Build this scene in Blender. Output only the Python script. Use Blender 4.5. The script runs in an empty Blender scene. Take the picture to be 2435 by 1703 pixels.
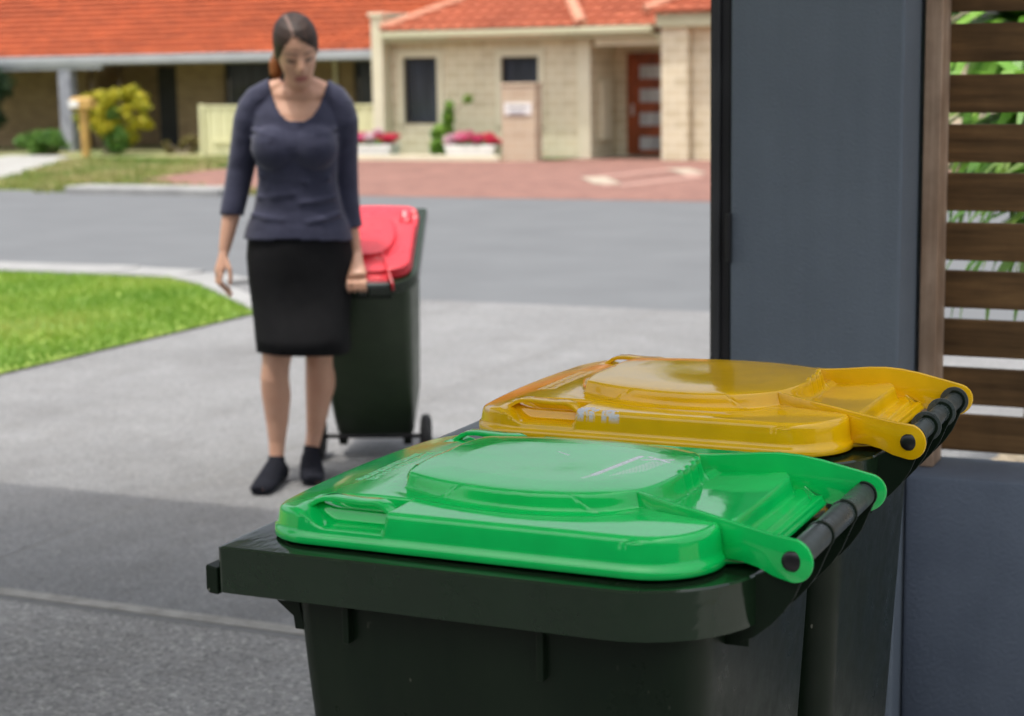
import bpy, bmesh, math, random
import numpy as np
from mathutils import Vector, Matrix, noise as mnoise

# ------------------------------------------------------------------ camera, sky, sun, exposure
scn = bpy.context.scene
COL = scn.collection
R = math.radians
TH = R(24.5)                                     # the street grid is turned 24.5 degrees from the view
E1 = Vector((math.cos(TH), -math.sin(TH), 0))    # along the garage front, to the right
E2 = Vector((math.sin(TH), math.cos(TH), 0))     # from the garage towards the street
def W(a, b, z=0.0):
    return E1 * a + E2 * b + Vector((0, 0, z))

cam_d = bpy.data.cameras.new('camera')
cam = bpy.data.objects.new('camera', cam_d)
COL.objects.link(cam)
scn.camera = cam
PITCH, ROLL = R(9.162), -0.0157
cam.matrix_world = (Matrix.Translation((0, 0, 1.48)) @ Matrix.Rotation(R(90) - PITCH, 4, 'X') @ Matrix.Rotation(ROLL, 4, 'Z'))
cam_d.sensor_width = 36.0
cam_d.lens = 62.72
cam_d.clip_start = 0.05
cam_d.clip_end = 2000
cam_d.dof.use_dof = True
cam_d.dof.focus_distance = 2.4
cam_d.dof.aperture_fstop = 5.8
cam_d.dof.aperture_blades = 0

light_dir = (E1 * 0.10 + E2 * 0.24 + Vector((0, 0, -1))).normalized()   # the way the sunlight travels
to_sun = -light_dir
world = bpy.data.worlds.new('World')
scn.world = world
world.use_nodes = True
wn = world.node_tree.nodes
bg = wn['Background']
sky = wn.new('ShaderNodeTexSky')
sky.sky_type = 'NISHITA'
sky.sun_disc = False
sky.sun_elevation = math.asin(to_sun.z)
sky.sun_rotation = math.atan2(to_sun.x, to_sun.y)
sky.air_density = 1.0
sky.dust_density = 6.0
sky.ozone_density = 1.0
hsv = wn.new('ShaderNodeHueSaturation')          # a hazy, whitish summer sky
hsv.inputs['Saturation'].default_value = 0.4
world.node_tree.links.new(sky.outputs[0], hsv.inputs['Color'])
world.node_tree.links.new(hsv.outputs[0], bg.inputs[0])
bg.inputs[1].default_value = 0.15

sun_d = bpy.data.lights.new('sun', 'SUN')
sun_d.energy = 1.25
sun_d.angle = R(1.2)
sun_d.color = (1.0, 0.955, 0.89)
sun = bpy.data.objects.new('sun', sun_d)
COL.objects.link(sun)
sun.rotation_euler = light_dir.to_track_quat('-Z', 'Y').to_euler()
sun.location = (0, 0, 30)

scn.view_settings.view_transform = 'Standard'
scn.view_settings.look = 'None'
scn.view_settings.exposure = 0.92
scn.view_settings.gamma = 1.0
scn.render.engine = 'CYCLES'
scn.cycles.max_bounces = 8
scn.cycles.use_denoising = True
scn.cycles.sample_clamp_indirect = 6.0

random.seed(7)
rng = np.random.default_rng(7)

# ------------------------------------------------------------------ helpers
def tag(o, label=None, cat=None, group=None, kind=None):
    if label: o['label'] = label
    if cat: o['category'] = cat
    if group: o['group'] = group
    if kind: o['kind'] = kind
    return o

def thing(name, label, cat, loc=(0, 0, 0), rotz=-TH, group=None):
    o = bpy.data.objects.new(name, None)
    COL.objects.link(o)
    o.empty_display_size = 0.2
    o.location = loc
    o.rotation_euler = (0, 0, rotz)
    return tag(o, label, cat, group)

class MB:
    """collects vertices and faces of one mesh object"""
    def __init__(s):
        s.v, s.f = [], []
    def add(s, vs, fs):
        n = len(s.v)
        s.v.extend([tuple(p) for p in vs])
        s.f.extend([tuple(i + n for i in f) for f in fs])
        return s
    def box(s, x0, x1, y0, y1, z0, z1):
        vs = [(x, y, z) for x in (x0, x1) for y in (y0, y1) for z in (z0, z1)]
        return s.add(vs, [(0, 1, 3, 2), (4, 6, 7, 5), (0, 4, 5, 1), (2, 3, 7, 6), (0, 2, 6, 4), (1, 5, 7, 3)])
    def prism(s, poly, axis, t0, t1):
        """polygon in the plane across axis ('x','y','z'), extruded from t0 to t1"""
        def put(p, t):
            if axis == 'y': return (p[0], t, p[1])
            if axis == 'x': return (t, p[0], p[1])
            return (p[0], p[1], t)
        n = len(poly)
        vs = [put(p, t0) for p in poly] + [put(p, t1) for p in poly]
        fs = [tuple(range(n))[::-1], tuple(range(n, 2 * n))] + [(i, (i + 1) % n, n + (i + 1) % n, n + i) for i in range(n)]
        return s.add(vs, fs)
    def tube(s, pts, radii, n=12, cap=True, flat=None):
        """tube through pts; radii are numbers or (ra, rb) pairs, rb along the reference direction flat"""
        pts = [Vector(p) for p in pts]
        k = len(pts)
        rings = []
        ref = Vector(flat) if flat else None
        prev = None
        for i, p in enumerate(pts):
            t = (pts[min(i + 1, k - 1)] - pts[max(i - 1, 0)]).normalized()
            if ref is not None:
                b = (ref - t * ref.dot(t)).normalized()
            elif prev is None:
                b = t.orthogonal().normalized()
            else:
                b = (prev - t * prev.dot(t)).normalized()
            prev = b
            a = t.cross(b)
            r = radii[i]
            ra, rb = (r if isinstance(r, (tuple, list)) else (r, r))
            rings.append([p + a * (ra * math.cos(q)) + b * (rb * math.sin(q)) for q in [2 * math.pi * j / n for j in range(n)]])
        s.rings(rings, cap)
        return s
    def rings(s, rings, cap=True):
        n = len(rings[0])
        vs = [p for r in rings for p in r]
        fs = []
        for i in range(len(rings) - 1):
            for j in range(n):
                fs.append((i * n + j, i * n + (j + 1) % n, (i + 1) * n + (j + 1) % n, (i + 1) * n + j))
        if cap:
            fs.append(tuple(range(n))[::-1])
            fs.append(tuple(range((len(rings) - 1) * n, len(rings) * n)))
        return s.add(vs, fs)
    def ball(s, c, r, n=16, m=10, rot=None):
        c = Vector(c)
        rx, ry, rz = r if isinstance(r, (tuple, list)) else (r, r, r)
        rings = []
        for i in range(1, m):
            ph = -math.pi / 2 + math.pi * i / m
            rg = []
            for j in range(n):
                q = 2 * math.pi * j / n
                p = Vector((rx * math.cos(ph) * math.cos(q), ry * math.cos(ph) * math.sin(q), rz * math.sin(ph)))
                if rot: p = rot @ p
                rg.append(c + p)
            rings.append(rg)
        return s.rings(rings)
    def build(s, name, mat, parent=None, smooth=False, bevel=0.0, recalc=True, seg=2):
        me = bpy.data.meshes.new(name)
        me.from_pydata(s.v, [], s.f)
        if recalc or bevel:
            bm = bmesh.new(); bm.from_mesh(me)
            bmesh.ops.recalc_face_normals(bm, faces=bm.faces)
            if bevel:
                es = [e for e in bm.edges if len(e.link_faces) == 2 and e.calc_face_angle(0) > R(30)]
                bmesh.ops.bevel(bm, geom=es, offset=bevel, segments=seg, affect='EDGES', profile=0.5, clamp_overlap=True)
            bm.to_mesh(me); bm.free()
        return link(name, me, mat, parent, smooth)

def link(name, me, mat, parent=None, smooth=False):
    o = bpy.data.objects.new(name, me)
    COL.objects.link(o)
    if mat is not None:
        me.materials.append(mat)
    if parent is not None:
        o.parent = parent
    if smooth:
        me.polygons.foreach_set('use_smooth', [True] * len(me.polygons))
        if smooth != 'all':
            try:
                me.set_sharp_from_angle(angle=R(smooth if smooth is not True and smooth > 1 else 40))
            except Exception:
                pass
    return o

def remeshed(mb, voxel, smooth_it=2, factor=0.5):
    """one continuous skin over all the shapes in mb"""
    me = bpy.data.meshes.new('tmp')
    me.from_pydata(mb.v, [], mb.f)
    bm = bmesh.new(); bm.from_mesh(me)
    bmesh.ops.recalc_face_normals(bm, faces=bm.faces)
    bm.to_mesh(me); bm.free()
    o = bpy.data.objects.new('tmp', me)
    COL.objects.link(o)
    m = o.modifiers.new('r', 'REMESH'); m.mode = 'VOXEL'; m.voxel_size = voxel; m.adaptivity = 0.0
    q = o.modifiers.new('s', 'SMOOTH'); q.iterations = smooth_it; q.factor = factor
    dg = bpy.context.evaluated_depsgraph_get()
    dg.update()
    out = bpy.data.meshes.new_from_object(o.evaluated_get(dg))
    bpy.data.objects.remove(o); bpy.data.meshes.remove(me)
    out.materials.clear()
    return out

def cut(me, kill):
    """remove the faces whose centre satisfies kill"""
    bm = bmesh.new(); bm.from_mesh(me)
    dead = [f for f in bm.faces if kill(f.calc_center_median())]
    bmesh.ops.delete(bm, geom=dead, context='FACES')
    bm.to_mesh(me); bm.free()
    return me

# ------------------------------------------------------------------ materials
def new_mat(name):
    m = bpy.data.materials.new(name)
    m.use_nodes = True
    nt = m.node_tree
    return m, nt, nt.nodes, nt.links, nt.nodes['Principled BSDF']

def col(c):
    return (c[0], c[1], c[2], 1.0)

def tex_coord(nt, scale=(1, 1, 1), kind='Object'):
    tc = nt.nodes.new('ShaderNodeTexCoord')
    mp = nt.nodes.new('ShaderNodeMapping')
    mp.inputs['Scale'].default_value = scale
    nt.links.new(tc.outputs[kind], mp.inputs[0])
    return mp.outputs[0]

def noise_node(nt, vec, scale, detail=4, rough=0.6):
    n = nt.nodes.new('ShaderNodeTexNoise')
    n.inputs['Scale'].default_value = scale
    n.inputs['Detail'].default_value = detail
    n.inputs['Roughness'].default_value = rough
    nt.links.new(vec, n.inputs['Vector'])
    return n.outputs['Fac']

def ramp(nt, fac, stops):
    r = nt.nodes.new('ShaderNodeValToRGB')
    el = r.color_ramp.elements
    while len(el) < len(stops): el.new(0.5)
    for e, (p, c) in zip(el, stops):
        e.position = p
        e.color = col(c) if len(c) == 3 else c
    nt.links.new(fac, r.inputs[0])
    return r.outputs[0]

def mixc(nt, fac, a, b, mode='MIX'):
    m = nt.nodes.new('ShaderNodeMix')
    m.data_type = 'RGBA'; m.blend_type = mode
    for sock, val in ((m.inputs[0], fac), (m.inputs[6], a), (m.inputs[7], b)):
        if hasattr(val, 'is_linked') or isinstance(val, bpy.types.NodeSocket):
            nt.links.new(val, sock)
        elif isinstance(val, (int, float)):
            sock.default_value = val
        else:
            sock.default_value = col(val)
    return m.outputs[2]

def bump(nt, height, strength, dist, b):
    n = nt.nodes.new('ShaderNodeBump')
    n.inputs['Strength'].default_value = strength
    n.inputs['Distance'].default_value = dist
    nt.links.new(height, n.inputs['Height'])
    nt.links.new(n.outputs[0], b.inputs['Normal'])
    return n

def mat_noise(name, c1, c2, scale, rough=0.8, bmp=0.0, bscale=None, bdist=0.01, stretch=(1, 1, 1), spec=0.5, detail=5, lo=0.35, hi=0.65):
    m, nt, N, Lk, b = new_mat(name)
    v = tex_coord(nt, stretch)
    f = noise_node(nt, v, scale, detail)
    Lk.new(ramp(nt, f, [(lo, c1), (hi, c2)]), b.inputs['Base Color'])
    b.inputs['Roughness'].default_value = rough
    b.inputs['Specular IOR Level'].default_value = spec
    if bmp:
        bump(nt, noise_node(nt, v, bscale or scale, 6), bmp, bdist, b)
    return m

def mat_aggregate(name, base, dark, light, patch, pebble, bmp=0.5):
    """exposed aggregate concrete: pebbles, blotches"""
    m, nt, N, Lk, b = new_mat(name)
    v = tex_coord(nt)
    vo = N.new('ShaderNodeTexVoronoi'); vo.inputs['Scale'].default_value = pebble
    Lk.new(v, vo.inputs['Vector'])
    sep = N.new('ShaderNodeSeparateColor'); Lk.new(vo.outputs['Color'], sep.inputs[0])
    peb = ramp(nt, sep.outputs[0], [(0.0, dark), (0.45, base), (0.8, base), (1.0, light)])
    big = ramp(nt, noise_node(nt, v, patch, 5), [(0.3, (0.80, 0.80, 0.80)), (0.7, (1.12, 1.12, 1.12))])
    stain = ramp(nt, noise_node(nt, tex_coord(nt, (1.6, 0.5, 1)), 0.9, 5, 0.6), [(0.36, (0.86, 0.855, 0.85)), (0.52, (1, 1, 1))])
    big = mixc(nt, 1.0, big, stain, 'MULTIPLY')
    fine = ramp(nt, noise_node(nt, v, patch * 9, 4), [(0.3, (0.93, 0.92, 0.90)), (0.7, (1.06, 1.06, 1.05))])
    c = mixc(nt, 1.0, peb, big, 'MULTIPLY')
    c = mixc(nt, 1.0, c, fine, 'MULTIPLY')
    Lk.new(c, b.inputs['Base Color'])
    b.inputs['Roughness'].default_value = 0.85
    b.inputs['Specular IOR Level'].default_value = 0.3
    bump(nt, vo.outputs['Distance'], bmp, 0.004, b)
    return m

def mat_brick(name, c1, c2, mortar, bw, bh, msize=0.012, rough=0.85, plane='xz', bmp=0.4, offset=0.5, var=0.5):
    m, nt, N, Lk, b = new_mat(name)
    tc = N.new('ShaderNodeTexCoord')
    sp = N.new('ShaderNodeSeparateXYZ'); Lk.new(tc.outputs['Object'], sp.inputs[0])
    cb = N.new('ShaderNodeCombineXYZ')
    if plane == 'xz':
        ad = N.new('ShaderNodeMath'); ad.operation = 'ADD'
        Lk.new(sp.outputs[0], ad.inputs[0]); Lk.new(sp.outputs[1], ad.inputs[1])
        Lk.new(ad.outputs[0], cb.inputs[0]); Lk.new(sp.outputs[2], cb.inputs[1])
    else:
        Lk.new(sp.outputs[1], cb.inputs[0]); Lk.new(sp.outputs[0], cb.inputs[1])
    br = N.new('ShaderNodeTexBrick')
    br.inputs['Scale'].default_value = 1.0
    br.inputs['Brick Width'].default_value = bw
    br.inputs['Row Height'].default_value = bh
    br.inputs['Mortar Size'].default_value = msize
    br.inputs['Bias'].default_value = 0.0
    br.offset = offset
    br.inputs['Color1'].default_value = col(c1)
    br.inputs['Color2'].default_value = col(c2)
    br.inputs['Mortar'].default_value = col(mortar)
    Lk.new(cb.outputs[0], br.inputs['Vector'])
    f = ramp(nt, noise_node(nt, tc.outputs['Object'], 1.3, 5), [(0.3, (1 - 0.3 * var,) * 3), (0.7, (1 + 0.15 * var,) * 3)])
    Lk.new(mixc(nt, 1.0, br.outputs['Color'], f, 'MULTIPLY'), b.inputs['Base Color'])
    b.inputs['Roughness'].default_value = rough
    b.inputs['Specular IOR Level'].default_value = 0.25
    bump(nt, br.outputs['Fac'], -bmp, 0.006, b)
    return m

def mat_leaf(name, stops, rough=0.5, trans=0.15):
    """leaf colour varies leaf by leaf (attribute tint)"""
    m, nt, N, Lk, b = new_mat(name)
    at = N.new('ShaderNodeAttribute'); at.attribute_name = 'tint'
    Lk.new(ramp(nt, at.outputs['Fac'], stops), b.inputs['Base Color'])
    b.inputs['Roughness'].default_value = rough
    b.inputs['Specular IOR Level'].default_value = 0.35
    b.inputs['Transmission Weight'].default_value = 0.0
    try:
        b.inputs['Subsurface Weight'].default_value = 0.0
    except Exception:
        pass
    tr = N.new('ShaderNodeBsdfTranslucent')
    Lk.new(b.inputs['Base Color'].links[0].from_socket, tr.inputs[0])
    mx = N.new('ShaderNodeMixShader'); mx.inputs[0].default_value = trans
    Lk.new(b.outputs[0], mx.inputs[1]); Lk.new(tr.outputs[0], mx.inputs[2])
    Lk.new(mx.outputs[0], N['Material Output'].inputs[0])
    return m

def mat_wood(name, c1, c2, axis, rough=0.7):
    m, nt, N, Lk, b = new_mat(name)
    st = {'x': (1.2, 18, 18), 'z': (18, 18, 1.2), 'y': (18, 1.2, 18)}[axis]
    v = tex_coord(nt, st)
    g = noise_node(nt, v, 2.4, 6, 0.65)
    v2 = tex_coord(nt)
    blot = noise_node(nt, v2, 5.0, 4)
    c = ramp(nt, g, [(0.3, c1), (0.72, c2)])
    Lk.new(mixc(nt, 1.0, c, ramp(nt, blot, [(0.3, (0.6, 0.58, 0.55)), (0.7, (1.15, 1.12, 1.1))]), 'MULTIPLY'), b.inputs['Base Color'])
    b.inputs['Roughness'].default_value = rough
    b.inputs['Specular IOR Level'].default_value = 0.3
    bump(nt, g, 0.35, 0.003, b)
    return m

def mat_plastic(name, c, rough=0.2, wear=None, wear_c=(0.6, 0.6, 0.63), coat=0.0, haze=0.1, varc=0.12, specks=False, ior=1.5, mottle=14.0):
    m, nt, N, Lk, b = new_mat(name)
    v = tex_coord(nt)
    n1 = noise_node(nt, v, 9.0, 5)
    hi = tuple(x * (1 + varc) for x in c); lo = tuple(x * (1 - varc) for x in c)
    cc = ramp(nt, n1, [(0.3, lo), (0.7, hi)])
    ro = N.new('ShaderNodeMapRange')
    ro.inputs['To Min'].default_value = max(0.03, rough - haze * 0.5)
    ro.inputs['To Max'].default_value = rough + haze
    Lk.new(ramp(nt, noise_node(nt, v, mottle, 6, 0.7), [(0.32, (0, 0, 0)), (0.68, (1, 1, 1))]), ro.inputs['Value'])
    rsock = ro.outputs[0]
    if wear:
        at = N.new('ShaderNodeAttribute'); at.attribute_name = wear
        ml = N.new('ShaderNodeMath'); ml.operation = 'MULTIPLY'
        grit = ramp(nt, noise_node(nt, v, 260.0, 3), [(0.26, (0, 0, 0)), (0.46, (1, 1, 1))])
        Lk.new(at.outputs['Fac'], ml.inputs[0]); Lk.new(grit, ml.inputs[1])
        cc = mixc(nt, ml.outputs[0], cc, wear_c)
        ad = N.new('ShaderNodeMath'); ad.operation = 'MULTIPLY_ADD'
        Lk.new(ml.outputs[0], ad.inputs[0]); ad.inputs[1].default_value = 0.35; Lk.new(rsock, ad.inputs[2])
        rsock = ad.outputs[0]
    if specks:
        v3 = tex_coord(nt, (1, 1, 0.6))
        sp1 = ramp(nt, noise_node(nt, v3, 95.0, 2, 0.5), [(0.715, (0, 0, 0)), (0.74, (1, 1, 1))])
        sp2 = ramp(nt, noise_node(nt, v3, 5.0, 3, 0.5), [(0.50, (0, 0, 0)), (0.62, (1, 1, 1))])
        ml2 = N.new('ShaderNodeMath'); ml2.operation = 'MULTIPLY'
        Lk.new(sp1, ml2.inputs[0]); Lk.new(sp2, ml2.inputs[1])
        cc = mixc(nt, ml2.outputs[0], cc, (0.20, 0.20, 0.16))
        dust = ramp(nt, noise_node(nt, tex_coord(nt, (1, 1, 0.25)), 7.0, 6, 0.7), [(0.45, (0, 0, 0)), (0.85, (0.16, 0.16, 0.16))])
        cc = mixc(nt, dust, cc, (0.045, 0.06, 0.035))
    Lk.new(cc, b.inputs['Base Color'])
    Lk.new(rsock, b.inputs['Roughness'])
    b.inputs['IOR'].default_value = ior
    bump(nt, noise_node(nt, tex_coord(nt, (1, 1, 1)), 22.0, 3), 0.05, 0.004, b)
    return m

M = {}
M['drive'] = mat_aggregate('exposed_aggregate_concrete', (0.215, 0.218, 0.222), (0.15, 0.15, 0.152), (0.29, 0.29, 0.285), 0.55, 120)
M['floor'] = mat_aggregate('coarse_grey_concrete', (0.31, 0.305, 0.30), (0.18, 0.18, 0.18), (0.50, 0.49, 0.47), 1.2, 105, 0.9)
M['joint'] = mat_noise('joint_grout', (0.165, 0.165, 0.162), (0.195, 0.195, 0.19), 30, 0.9)
M['mortar_edge'] = mat_noise('pale_concrete_nosing', (0.22, 0.21, 0.19), (0.34, 0.33, 0.305), 16, 0.9, 0.4, 60)
M['asphalt'] = mat_noise('asphalt', (0.112, 0.118, 0.123), (0.130, 0.137, 0.142), 1.1, 0.85, 0.3, 80, 0.004, detail=8)
M['kerb'] = mat_noise('kerb_concrete', (0.235, 0.235, 0.23), (0.30, 0.30, 0.29), 3, 0.85, 0.2, 40)
M['path'] = mat_noise('pale_path', (0.34, 0.34, 0.33), (0.44, 0.44, 0.42), 1.5, 0.9, 0.2, 30)
M['unseen_dark'] = mat_noise('unseen_dark', (0.085, 0.085, 0.085), (0.12, 0.12, 0.12), 3, 0.9, 0.2, 30)  # dark tone for the added wall and ground behind the camera
M['far_path'] = mat_noise('weathered_path', (0.27, 0.265, 0.245), (0.37, 0.365, 0.34), 1.5, 0.9, 0.2, 30)
M['bed_grass'] = mat_noise('bed_grass', (0.03, 0.07, 0.012), (0.07, 0.14, 0.02), 3, 0.95, 0.4, 40)
M['soil'] = mat_noise('dry_soil', (0.10, 0.085, 0.05), (0.22, 0.18, 0.11), 1.2, 0.95, 0.3, 15)
M['lawn'] = mat_noise('lawn_turf', (0.10, 0.20, 0.022), (0.24, 0.31, 0.05), 1.6, 0.9, 0.4, 90, detail=8)
M['verge'] = mat_noise('verge_turf', (0.10, 0.17, 0.035), (0.34, 0.29, 0.15), 0.9, 0.95, 0.3, 30, detail=6)
M['paver'] = mat_brick('red_pavers', (0.31, 0.155, 0.118), (0.235, 0.112, 0.088), (0.16, 0.10, 0.085), 0.40, 0.16, 0.022, plane='xy', var=0.6)
M['paver_pale'] = mat_noise('pale_pavers', (0.33, 0.28, 0.21), (0.40, 0.35, 0.27), 4, 0.9)
M['paver_pink'] = mat_noise('pink_pavers', (0.36, 0.21, 0.165), (0.39, 0.235, 0.19), 4, 0.9)
M['cream_block'] = mat_brick('cream_block', (0.70, 0.63, 0.45), (0.60, 0.53, 0.36), (0.76, 0.71, 0.55), 0.40, 0.20, 0.016, var=0.35)
M['cream'] = mat_noise('cream_render', (0.66, 0.62, 0.45), (0.72, 0.68, 0.51), 2.0, 0.8)
M['cream_green'] = mat_noise('cream_gutter_paint', (0.52, 0.52, 0.34), (0.57, 0.57, 0.39), 2.0, 0.45)
M['cream_fence'] = mat_noise('cream_sheet_fence', (0.62, 0.60, 0.36), (0.68, 0.66, 0.42), 2.0, 0.5)
M['brown_brick'] = mat_brick('brown_brick', (0.34, 0.24, 0.13), (0.24, 0.16, 0.085), (0.30, 0.24, 0.16), 0.24, 0.086, 0.01, var=0.6)
M['pier_block'] = mat_brick('pier_block', (0.58, 0.47, 0.34), (0.50, 0.39, 0.28), (0.60, 0.52, 0.40), 0.40, 0.20, 0.012, var=0.35)
M['dark'] = mat_noise('dark_joinery', (0.012, 0.012, 0.013), (0.022, 0.022, 0.024), 3, 0.5)
M['gutter'] = mat_noise('grey_gutter_paint', (0.34, 0.36, 0.38), (0.40, 0.42, 0.44), 2, 0.45)
M['post_grey'] = mat_noise('grey_stone_post', (0.22, 0.23, 0.27), (0.36, 0.37, 0.42), 6, 0.85, 0.3, 30)
M['soffit'] = mat_noise('soffit_board', (0.30, 0.30, 0.28), (0.36, 0.36, 0.34), 3, 0.8)
M['timber_yellow'] = mat_wood('honey_timber', (0.42, 0.25, 0.07), (0.60, 0.40, 0.14), 'z')
M['white'] = mat_noise('white_paint', (0.72, 0.72, 0.70), (0.80, 0.80, 0.78), 5, 0.5)
M['door_timber'] = mat_wood('red_brown_door', (0.20, 0.045, 0.012), (0.34, 0.085, 0.024), 'z', 0.4)
M['steel'] = mat_noise('brushed_steel', (0.55, 0.55, 0.55), (0.62, 0.62, 0.62), 20, 0.3)
M['steel'].node_tree.nodes['Principled BSDF'].inputs['Metallic'].default_value = 1.0
M['render'] = mat_noise('blue_grey_render', (0.135, 0.165, 0.20), (0.152, 0.187, 0.225), 3.0, 0.7, 0.7, 150, 0.004, detail=8)
M['render_low'] = mat_noise('slate_blue_render', (0.105, 0.132, 0.178), (0.13, 0.16, 0.21), 4.0, 0.7, 0.7, 130, 0.004, detail=8)
M['track'] = mat_noise('black_track', (0.010, 0.010, 0.011), (0.018, 0.018, 0.02), 8, 0.4)
M['track_face'] = mat_noise('dark_grey_track', (0.03, 0.031, 0.033), (0.042, 0.044, 0.047), 8, 0.4)
M['slat'] = mat_wood('dark_stained_slat', (0.085, 0.048, 0.018), (0.245, 0.142, 0.057), 'x')
M['post_wood'] = mat_wood('weathered_post', (0.34, 0.22, 0.14), (0.60, 0.45, 0.33), 'z')
M['garage_in'] = mat_noise('white_lining', (0.66, 0.66, 0.65), (0.74, 0.74, 0.73), 1.5, 0.8)
M['rock'] = mat_noise('rough_stone', (0.35, 0.28, 0.19), (0.62, 0.54, 0.42), 9, 0.9, 0.8, 30, 0.02)
M['bark'] = mat_noise('bark', (0.12, 0.09, 0.06), (0.28, 0.23, 0.17), 9, 0.95, 0.6, 30, 0.01, stretch=(3, 3, 0.6))

for nm_ in ('render', 'render_low'):
    nt_ = M[nm_].node_tree; b_ = nt_.nodes['Principled BSDF']
    src_ = b_.inputs['Base Color'].links[0].from_socket
    st_ = ramp(nt_, noise_node(nt_, tex_coord(nt_, (7, 7, 0.55)), 2.0, 6, 0.65), [(0.30, (0.93, 0.935, 0.94)), (0.70, (1.04, 1.035, 1.03))])
    sp_2 = ramp(nt_, noise_node(nt_, tex_coord(nt_), 30.0, 2, 0.5), [(0.215, (0.72, 0.73, 0.75)), (0.25, (1, 1, 1))])
    c_ = mixc(nt_, 1.0, mixc(nt_, 1.0, src_, st_, 'MULTIPLY'), sp_2, 'MULTIPLY')
    nt_.links.new(c_, b_.inputs['Base Color'])

def glass_mat(name, c, rough=0.08):
    m, nt, N, Lk, b = new_mat(name)
    v = tex_coord(nt, (4, 1, 0.35))
    Lk.new(ramp(nt, noise_node(nt, v, 1.6, 3), [(0.3, tuple(x * 0.6 for x in c)), (0.7, tuple(x * 1.5 for x in c))]), b.inputs['Base Color'])
    b.inputs['Roughness'].default_value = rough
    return m
M['glass'] = glass_mat('window_glass', (0.034, 0.042, 0.058))
M['frosted'] = glass_mat('frosted_glass', (0.36, 0.38, 0.38), 0.25)

M['bin_body'] = mat_plastic('dark_green_bin_plastic', (0.0042, 0.0115, 0.0052), 0.32, 'wear', (0.25, 0.24, 0.2), haze=0.15, specks=True, ior=1.3)
M['bin_rim'] = mat_plastic('glossy_bin_rim_plastic', (0.010, 0.024, 0.011), 0.09, 'wear', (0.25, 0.24, 0.2), haze=0.09)
_nt = M['bin_rim'].node_tree
_b = _nt.nodes['Principled BSDF']
bump(_nt, noise_node(_nt, tex_coord(_nt, (1, 0.35, 1)), 60.0, 2, 0.5), 0.14, 0.004, _b)
M['bin_handle'] = mat_plastic('worn_green_black_plastic', (0.045, 0.058, 0.055), 0.30, haze=0.25, varc=0.4)
M['bin_sunlit'] = mat_plastic('sunlit_olive_bin_plastic', (0.022, 0.042, 0.017), 0.42, 'wear', (0.25, 0.24, 0.2), haze=0.15)  # tub plastic with daylight on the red bin painted in as a lighter colour
M['pin'] = mat_plastic('black_pin', (0.008, 0.008, 0.009), 0.3)
M['tyre'] = mat_noise('black_rubber', (0.010, 0.010, 0.011), (0.02, 0.02, 0.02), 20, 0.7)
M['green'] = mat_plastic('green_lid_plastic', (0.003, 0.56, 0.105), 0.05, 'wear', (0.72, 0.74, 0.80), haze=0.08, ior=1.62, mottle=9.0)
M['yellow'] = mat_plastic('yellow_lid_plastic', (0.86, 0.50, 0.003), 0.05, 'wear', (0.66, 0.69, 0.78), haze=0.08, ior=1.58, mottle=9.0)
M['red'] = mat_plastic('red_lid_plastic', (0.66, 0.030, 0.048), 0.28)

def tile_mat(name, c1, c2):
    m, nt, N, Lk, b = new_mat(name)
    v = tex_coord(nt, (0.7, 2.2, 2.2))
    c = ramp(nt, noise_node(nt, v, 2.2, 6, 0.7), [(0.32, c1), (0.66, c2)])
    v2 = tex_coord(nt)
    c = mixc(nt, 1.0, c, ramp(nt, noise_node(nt, v2, 0.5, 3), [(0.3, (0.86, 0.84, 0.84)), (0.7, (1.1, 1.08, 1.06))]), 'MULTIPLY')
    Lk.new(c, b.inputs['Base Color'])
    b.inputs['Roughness'].default_value = 0.8
    b.inputs['Specular IOR Level'].default_value = 0.3
    return m
M['tile'] = tile_mat('terracotta_tile', (0.20, 0.040, 0.014), (0.46, 0.103, 0.034))
M['tile2'] = tile_mat('salmon_tile', (0.26, 0.064, 0.030), (0.45, 0.130, 0.066))
M['ridge'] = mat_noise('ridge_tile', (0.46, 0.20, 0.12), (0.58, 0.27, 0.17), 3, 0.8)

# ------------------------------------------------------------------ ground, road, drives
def zg(b):
    return float(np.interp(b, [-999, 10.4, 20.6, 33.5, 9999], [0, 0, -0.12, -0.30, -0.30]))

def sheet(name, polys, mat, lift, kind='structure'):
    """flat sheets given as (a, b) polygons, following the fall of the land"""
    vs, fs = [], []
    for poly in polys:
        n = len(vs)
        for a, b in poly:
            vs.append(W(a, b, zg(b) + lift))
        fs.append(tuple(range(n, n + len(poly))))
    mb = MB().add(vs, fs)
    o = mb.build(name, mat, recalc=False)
    # object coordinates along the street grid
    me = o.data
    inv = Matrix.Rotation(TH, 4, 'Z')
    me.transform(inv)
    o.rotation_euler = (0, 0, -TH)
    for p in me.polygons:
        if p.normal.z < 0: p.flip()
    return tag(o, kind=kind)

BIG = 600
sheet('ground', [[(-BIG, -BIG), (BIG, -BIG), (BIG, 10.4), (-BIG, 10.4)], [(-BIG, 10.4), (BIG, 10.4), (BIG, 20.6), (-BIG, 20.6)],
                 [(-BIG, 20.6), (BIG, 20.6), (BIG, 33.5), (-BIG, 33.5)], [(-BIG, 33.5), (BIG, 33.5), (BIG, BIG), (-BIG, BIG)]], M['soil'], -0.03)
sheet('garage_floor', [[(-6.0, 0.6), (3.0, 0.6), (3.0, 3.90), (-6.0, 3.90)]], M['floor'], 0.0)
sheet('unseen_dark_paving', [[(-6.0, -2.9), (9.0, -2.9), (9.0, 0.595), (-6.0, 0.595)]], M['unseen_dark'], 0.0)  # unseen ground, made dark to cut bright reflections in the bins
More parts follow.
